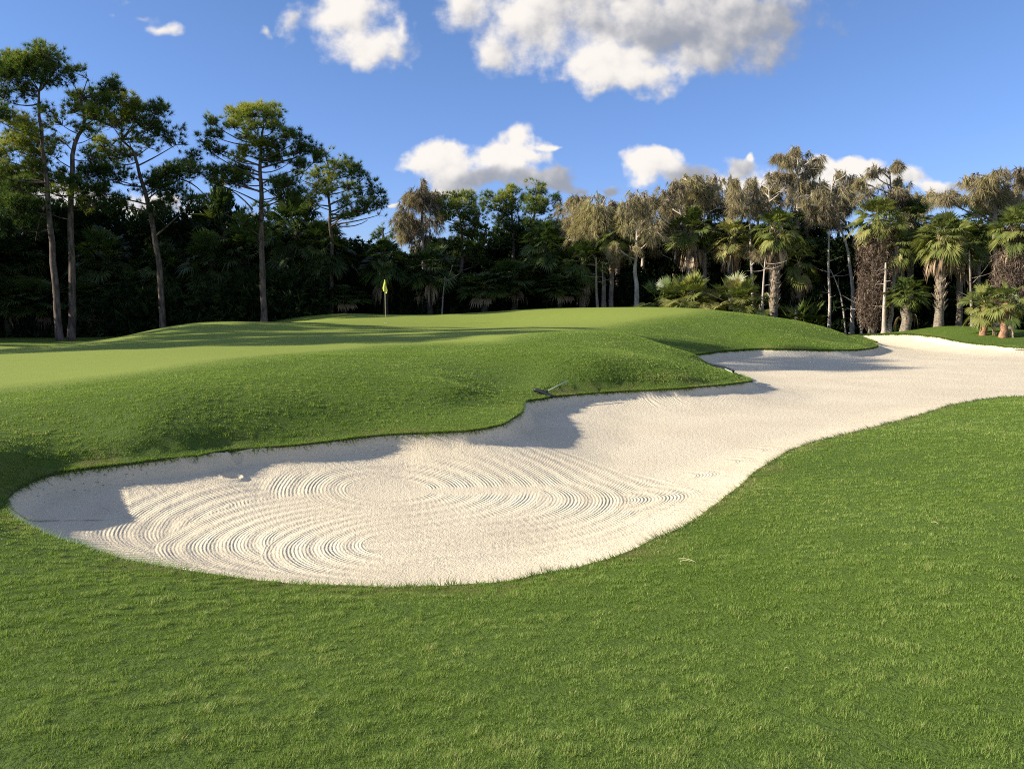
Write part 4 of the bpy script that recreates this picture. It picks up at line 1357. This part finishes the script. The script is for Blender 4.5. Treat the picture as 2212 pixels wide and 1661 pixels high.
palmetto('large sunlit fan palmetto clump on the rim behind the green', 687, 46.0, 288, 1.15, 60, .62, el1=-35)
palmetto('second sunlit palmetto clump, right of the largest one', 737, 45.0, 290, 1.1, 60, .60, el1=-35)
palmetto('shaded low palmetto at the left foot of the largest clump', 664, 47.5, 298, 1.2, 30, .30, el1=-30)
palmetto('low dark palmetto at the foot of the right slope of the mound', 800, 47.5, 316, 1.2, 30, .34, el1=-30)
palmetto('small palmetto with one bright frond under the shaded gap', 790, 50.5, 300, .8, 25, .30, el1=-40)
palmetto('small palmetto between the slanting white trunk and the vine palm', 838, 51.0, 312, .7, 20, .30, el1=-40)
palmetto('palmetto sprig right of the thin bright cypress trunk', 757, 50.0, 292, .7, 15, .42, el1=-40)

# slender bare trunks in front of the dark wood
def bare_trunk(label, pts, y, r0, bark=None, twigs=6):
    loc, P, _m = local(pts, [], y)
    P = smooth_path(P, 12)
    tr = MB()
    f = np.linspace(1, .35, 12)
    f[0] *= 1.35
    tr.tube(P, f * r0, 8)
    brs = []
    for i in range(twigs):
        br = MB()
        a = path_at(P, P[-1][2] * rng.uniform(.35, 1))
        d = unit(np.array([rng.normal(0, 1), rng.normal(0, .7), rng.uniform(-.2, .7)]))
        limb(br, a, a + d * rng.uniform(.5, 1.4), .022, .006, .08, 4)
        brs.append(br)
    o = root('bare_tree', loc, label, 'bare tree')
    link('trunk', tr.mesh('bare_trunk', True), bark or M_PALEBARK, o)
    for br in brs:
        link('branch', br.mesh('bare_branch', True), bark or M_PALEBARK, o)
    return o


bare_trunk('slim grey trunk below the tawny skirted palm', [Z4(252, 1315), Z4(245, 1150), Z4(240, 920)], 49.5, .10, M_GREYBARK)
bare_trunk('dim slender trunk just right of the slim grey trunk', [Z4(298, 1315), Z4(293, 1150), Z4(290, 950)], 50.5, .09, M_GREYBARK)
bare_trunk('thin pale trunk leaning in front of the booted palm', [Z4(1535, 1355), Z4(1545, 1150), Z4(1562, 920)], 47.2, .085)
bare_trunk('pale leaning trunk with broken twigs in the shaded gap', [Z5(396, 1490), Z5(400, 1250), Z5(395, 1000), Z5(400, 700)], 48.5, .11, None, 10)
bare_trunk('short white trunk at the left of the vine palm foot', [Z5(650, 1505), Z5(645, 1380), Z5(650, 1280)], 47.0, .09)
bare_trunk('pale trunk beside the foot of the vine palm', [Z5(825, 1495), Z5(832, 1250), Z5(842, 960)], 45.2, .14)
bare_trunk('grey straight trunk right of the big criss cross palm', [Z5(1512, 1470), Z5(1505, 1200), Z5(1495, 860)], 42.6, .085, M_GREYBARK)
bare_trunk('thin crooked sapling leaning left in the shaded gap', [Z5(528, 1500), Z5(500, 1280), Z5(460, 1130), Z5(410, 1010)], 48.8, .06)
bare_trunk('thin dead stem among dark shade under the middle pines', [(442, 318), (443, 296), (445, 276)], 51.0, .06, M_GREYBARK)

# shaded palms along the left and middle wood
M_SHADEBARK = mat_bark('shaded_palm_bark', (.035, .030, .024), (.10, .085, .065), 9.0, (1, 1, 1.6))  # palm bark with the shade of the wood painted in as darker colour
sh0 = palm_at('dark shade palm with broad drooping fronds directly behind the flag', 386, 52.0, 262, bark=M_SHADEBARK, size=1.35, tint=.13, n=36, dead=4, r0=.17)
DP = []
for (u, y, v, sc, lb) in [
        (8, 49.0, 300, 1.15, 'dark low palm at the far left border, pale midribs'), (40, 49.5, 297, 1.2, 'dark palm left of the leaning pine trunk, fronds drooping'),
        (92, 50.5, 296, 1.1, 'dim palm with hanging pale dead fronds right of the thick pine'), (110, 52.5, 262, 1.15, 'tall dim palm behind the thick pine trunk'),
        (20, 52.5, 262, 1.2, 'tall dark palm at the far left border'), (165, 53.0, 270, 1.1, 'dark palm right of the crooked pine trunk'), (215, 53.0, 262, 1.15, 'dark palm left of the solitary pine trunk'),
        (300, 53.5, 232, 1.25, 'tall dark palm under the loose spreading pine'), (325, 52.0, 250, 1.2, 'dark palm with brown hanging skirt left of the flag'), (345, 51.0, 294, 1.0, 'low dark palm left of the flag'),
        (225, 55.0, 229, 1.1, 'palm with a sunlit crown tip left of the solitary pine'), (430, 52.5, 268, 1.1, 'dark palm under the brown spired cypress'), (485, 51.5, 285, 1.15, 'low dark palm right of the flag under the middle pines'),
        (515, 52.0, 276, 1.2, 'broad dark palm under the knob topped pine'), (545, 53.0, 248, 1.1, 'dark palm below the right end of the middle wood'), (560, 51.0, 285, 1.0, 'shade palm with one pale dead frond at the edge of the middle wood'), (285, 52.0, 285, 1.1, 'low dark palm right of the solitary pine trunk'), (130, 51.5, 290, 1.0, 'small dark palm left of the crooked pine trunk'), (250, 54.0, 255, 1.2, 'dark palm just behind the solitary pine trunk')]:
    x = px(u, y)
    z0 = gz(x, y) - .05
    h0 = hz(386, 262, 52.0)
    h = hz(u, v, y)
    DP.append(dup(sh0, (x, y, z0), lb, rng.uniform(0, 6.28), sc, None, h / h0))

# broad leaved trees filling the depth of the wood
def broadleaf(label, x, y, h, r_, n=2200, tint=.4):
    z0 = gz(x, y) - .05
    o = root('broadleaf_tree', (x, y, z0), label, 'tree')
    tr, cr = MB(), MB()
    P = smooth_path([(0, 0, 0), (.1, 0, h * .3), (-.1, .1, h * .6)], 8)
    tr.tube(P, np.linspace(.16, .07, 8), 7)
    for i in range(14):
        c = np.array([rng.normal(0, .5) * r_, rng.normal(0, .5) * r_, h * rng.uniform(.25, .9)])
        limb(tr, path_at(P, min(c[2] * .7, h * .58)), c, .05, .015)
        rr = np.array([1, 1, .75]) * rng.uniform(.5, .8) * r_ * .8
        C, D = ell_pts(n // 14, c, rr, .3, .5)
        sprays(cr, C, D, 14, .28, .12, np.clip(tint + .2 * (C[:, 2] / h - .5) + rng.normal(0, .1, len(C)), 0, 1), .9)
    link('trunk', tr.mesh('broadleaf_trunk', True), M_GREYBARK, o)
    link('crown', cr.mesh('broadleaf_crown'), M_DARK, o)
    return o


b0 = broadleaf('dark broad leaved tree filling the wood behind the solitary pine', px(250, 58), 58.0, 7.6, 2.6)
b1 = broadleaf('dark rounded tree in the wood behind the flag', px(372, 59), 59.0, 6.6, 2.4)
k = 0
GL = 'dark broad leaved tree deep in the shaded wood behind the front palms and pines'
for u in range(-300, 1080, 46):
    for row in (0, 1):
        uu = u + row * 23 + rng.uniform(-8, 8)
        y = 57.0 + row * 4.5 + rng.uniform(-1, 1) - max(0, uu - 600) * .012 - max(0, uu - 840) * .015 + (4 if 380 < uu < 590 else 0)
        left = uu < 330
        h = rng.uniform(8.6, 10.8) if uu < 210 else rng.uniform(7.0, 8.6) if left else rng.uniform(6.8, 8.2)
        if 330 < uu < 440:
            h *= .85
        x = px(uu, y)
        dup((b0, b1)[k % 2], (x, y, gz(x, y) - .05), GL, rng.uniform(0, 6.28), 1.0, 'dark trees deep in the wood', h / (7.6, 6.6)[k % 2])
        k += 1

# undergrowth: nobody could count it
ug = MB()
n = 26000
u_ = rng.uniform(-60, 1100, n)
y_ = np.where((u_ < 330) & (rng.random(n) < .45), rng.uniform(48.5, 53.0, n), rng.uniform(52.5, 63.0, n)) - np.maximum(0, u_ - 600) * .016
x_ = (u_ - CX) / FPX * y_
z_ = ground(x_, y_) + rng.uniform(0, 1, n) ** 1.3 * (1.2 + 2.6 * fbm(x_ * .35, y_ * .35, 3))
C = np.stack([x_, y_, z_], 1)
sprays(ug, C, unit(rng.normal(0, .5, (n, 3)) + np.array([0, -.2, .7])), 9, .42, .12, np.clip(rng.normal(.35, .2, n), 0, 1), .8)
link('undergrowth', ug.mesh('undergrowth'), M_DARK, None, kind='stuff', label='dark leafy undergrowth on the floor of the wood')

# pines further along the left side of the green, whose shadows fall across it
for (i_, x, y, sc, rt) in [(3, -38, 36.0, 1.0, .8), (0, -35, 26.0, 1.22, 2.0), (1, -46, 21.5, 1.1, .4), (4, -38, 27.5, 1.05, 4.0), (1, -42, 24.5, 1.0, 1.2), (5, -43, 27, 1.1, .3), (3, -42, 12.2, 1.0, 1.0), (1, -36, 34.5, 1.0, 3.1), (2, -34, 30.5, 1.1, 1.9), (5, -46, 35, 1.1, 2.4), (0, -37, 47, 1.0, 4.4), (3, -34, 50.5, 1.15, 1.4), (1, -38, 53.5, 1.15, 2.6), (5, -35, 57, 1.3, .9), (3, -42, 48, 1.2, 5.2), (6, -31.5, 53, 1.2, 3.0)]:
    dup(PINES[i_], (x, y, gz(x, y) - .05), 'pine beyond the left edge of the view, shading the green', rt, sc, 'pines beyond the left edge')
for (x, y, h_) in [(-33, 50.5, 8.5), (-37, 52, 9.5), (-42, 50, 9), (-36, 47, 8), (-47, 47, 9), (-41, 44, 8.5), (-45, 39, 8)]:
    dup(b0, (x, y, gz(x, y) - .05), 'dark broad leaved tree beyond the left edge of the view', x * 1.7, 1.15, 'dark trees beyond the left edge', h_ / 7.6)
#@@TREESEND
# ------------------------------------------------------------------ small things
def plain(name, col, rough=.5, spec=.3, bump=0.0):
    m, t, out = new_mat(name)
    tcn = t.n('ShaderNodeTexCoord')
    n = t.noise(tcn.outputs['Object'], 25.0, 3)
    bs = t.n('ShaderNodeBsdfPrincipled')
    bs.inputs['Roughness'].default_value = rough
    bs.inputs['Specular IOR Level'].default_value = spec
    t.put(bs.inputs['Base Color'], t.mix(n, tuple(x * .85 for x in col), tuple(min(1, x * 1.12) for x in col)))
    t.put(out.inputs[0], bs.outputs[0])
    return m


M_POLE = plain('pole_paint', (.62, .60, .38), .35)
M_RAKE = plain('rake_plastic', (.012, .016, .022), .45)
M_HANDLE = plain('rake_handle_fibreglass', (.42, .52, .36), .4)
M_HBROWN = plain('rake_handle_brown', (.13, .10, .055), .5)
M_CUP = plain('cup_liner', (.75, .75, .72), .5)


def mat_flag():
    m, t, out = new_mat('flag_cloth')
    tcn = t.n('ShaderNodeTexCoord')
    e = t.v('LENGTH', t.v('MULTIPLY', t.v('SUBTRACT', tcn.outputs['Object'], (.05, 0, 1.86)), (1.0, .0, .8)))
    col = t.mix(t.ramp(e, .040, .028), (.86, .84, .16), (.34, .36, .05))
    bs = t.n('ShaderNodeBsdfPrincipled')
    bs.inputs['Roughness'].default_value = .7
    t.put(bs.inputs['Base Color'], col)
    tr = t.n('ShaderNodeBsdfTranslucent')
    t.put(tr.inputs[0], col)
    mx = t.n('ShaderNodeMixShader')
    mx.inputs[0].default_value = .35
    t.put(mx.inputs[1], bs.outputs[0])
    t.put(mx.inputs[2], tr.outputs[0])
    t.put(out.inputs[0], mx.outputs[0])
    return m


fx, fy, fz = at_y(385.5, 320, 41.0)
fz = float(ground_z(fx, fy)[0])
fr_ = root('golf_flag', (fx, fy, fz), 'yellow flag hanging limp on a thin pole in the putting green', 'golf flag')
pl = MB()
pl.tube([(0, 0, -.1), (0, 0, 1.0), (0, 0, 2.13)], [.0125, .0115, .010], 10, cap=True)
link('pole', pl.mesh('flag_pole', True), M_POLE, fr_)
# limp cloth: hangs from the pole top in soft folds
fb_ = MB()
nu, nv = 11, 15
V, F = [], []
for j in range(nv):
    q = j / (nv - 1)
    z = 2.13 - .58 * q
    wl = .015 + .10 * min(1, q / .72) ** .9 - .03 * max(0, q - .72) / .28
    wr = .015 + .10 * min(1, q / .80) ** .95 - .03 * max(0, q - .80) / .20
    for i in range(nu):
        p = i / (nu - 1)
        x = -wl + (wl + wr) * p
        yb = .02 * math.sin(p * 8 + q * 3) * (.3 + q)
        V.append((x, yb - .03, z - .10 * q * p + .02 * math.sin(p * 6) * q))
for j in range(nv - 1):
    for i in range(nu - 1):
        a = j * nu + i
        F += [(a, a + 1, a + nu + 1), (a, a + nu + 1, a + nu)]
V = np.array(V)
fb_.add(V, F)
fo = link('flag', fb_.mesh('flag_cloth', True), mat_flag(), fr_)
cu = MB()
th = np.linspace(0, 2 * np.pi, 25)[:-1]
cu.tube([(0, 0, .004), (0, 0, -.08)], [.054, .054], 20)
link('cup', cu.mesh('flag_cup', True), M_CUP, fr_)


def rake(label, head0, head1, handle_end, m_handle, head_r=.035, hr=.0125):
    """head0, head1, handle_end: world points; the handle leaves the middle of the head"""
    h0, h1, he = (np.array(p, float) for p in (head0, head1, handle_end))
    mid = (h0 + h1) / 2
    o = root('bunker_rake', mid, label, 'rake')
    ax = unit(h1 - h0)
    hd = MB()
    t = np.linspace(0, 1, 9)
    bow = np.sin(t * np.pi)[:, None] * np.array([0, 0, .025])
    hd.tube(h0 - mid + (h1 - h0) * t[:, None] + bow, head_r, 8, cap=True)
    ho = link('head', hd.mesh('rake_head', True), M_RAKE, o)
    dn_ = unit(np.cross(ax, unit(he - mid)))
    dn_ = dn_ if dn_[2] < 0 else -dn_
    for i in range(15):
        c = h0 - mid + (h1 - h0) * (i + .5) / 15 + np.array([0, 0, .02 * math.sin((i + .5) / 15 * np.pi)])
        tb = MB()
        tb.tube([c, c + dn_ * .05, c + dn_ * .085], [.011, .009, .005], 5, cap=True)
        link('tine', tb.mesh('rake_tine'), M_RAKE, ho)
    hb = MB()
    d = unit(he - mid)
    hb.tube([d * .02, d * .14], [.024, .02], 8, cap=True)
    link('socket', hb.mesh('rake_socket', True), M_RAKE, o)
    ha = MB()
    L_ = np.linalg.norm(he - mid)
    ha.tube([d * .10, d * L_ * .5, d * L_], [hr, hr, hr * .95], 9, cap=True)
    link('handle', ha.mesh('rake_handle', True), m_handle, o)
    return o


def surf(u, v, up=0.0):
    """point where the view through a picture point meets the built ground or sand"""
    a, yy, s_ = ray(u, v)
    t = np.geomspace(4, 70, 1500)
    x, y, z = a * t, yy * t, CAM_Z + s_ * t
    ins_ = inside(x, y)
    zz = np.where(ins_, sand_z(x, y), ground_z(x, y))
    k = int(np.argmax(z < zz)) if (z < zz).any() else len(t) - 1
    return np.array([x[k], y[k], zz[k] + up])


# rake across the lip in the fold above the bunker
ra = surf(534.0, 391.5, .05)
rb = surf(552.5, 399.5, .05)
rc = (ra + rb) / 2 + np.array([0, 0, .01])
rake('dark rake lying across the turf lip at the fold, pale handle pointing up', ra, rb, rc + unit(np.array([.72, .85, .25])) * .85, M_HANDLE)
ra = surf(714.8, 366.8, .05)
rb = surf(733.5, 372.8, .05)
rc = (ra + rb) / 2
e_ = surf(739, 377.5, .06)
rake('dark rake lying along the tip of the grass nose, handle downhill', ra, rb, rc + unit(e_ - rc) * 1.0, M_HANDLE)
ra = surf(1036, 350.0, .05)
e_ = surf(1015.0, 352.2, .06)
rake('rake at the right border lying on the sand, only its brown handle in view', ra + np.array([0, .33, 0]), ra - np.array([0, .33, 0]), e_ + np.array([0, 0, .02]), M_HBROWN, .035, .022)


def straw(label, p0, p1, w=.0018):
    a, b = surf(*p0, .035), surf(*p1, .035)
    mid = (a + b) / 2
    o = MB()
    t = np.linspace(0, 1, 6)[:, None]
    p = a + (b - a) * t - mid + np.array([0, 0, .012]) * np.sin(t * np.pi)
    o.tube(p, w, 5, cap=True)
    me = o.mesh('dry_straw', True)
    ob = link('dry_straw', me, M_STRAW, None, label=label, category='straw')
    ob.location = mid
    return ob


M_STRAW = plain('straw', (.52, .46, .28), .8)
straw('longer of two crossed pale pine needles on the rough right of the bunker', (678.5, 562.8), (696, 566.5))
straw('shorter crossed pale pine needle beside the longer one', (680, 565.5), (692, 566.2))
straw('curled pale stalk alone in the right foreground turf', (784, 686), (789, 690))
straw('dry stalk low on the grass below the right hand slope', (931, 526), (938, 527.5))
#@@SMALLEND
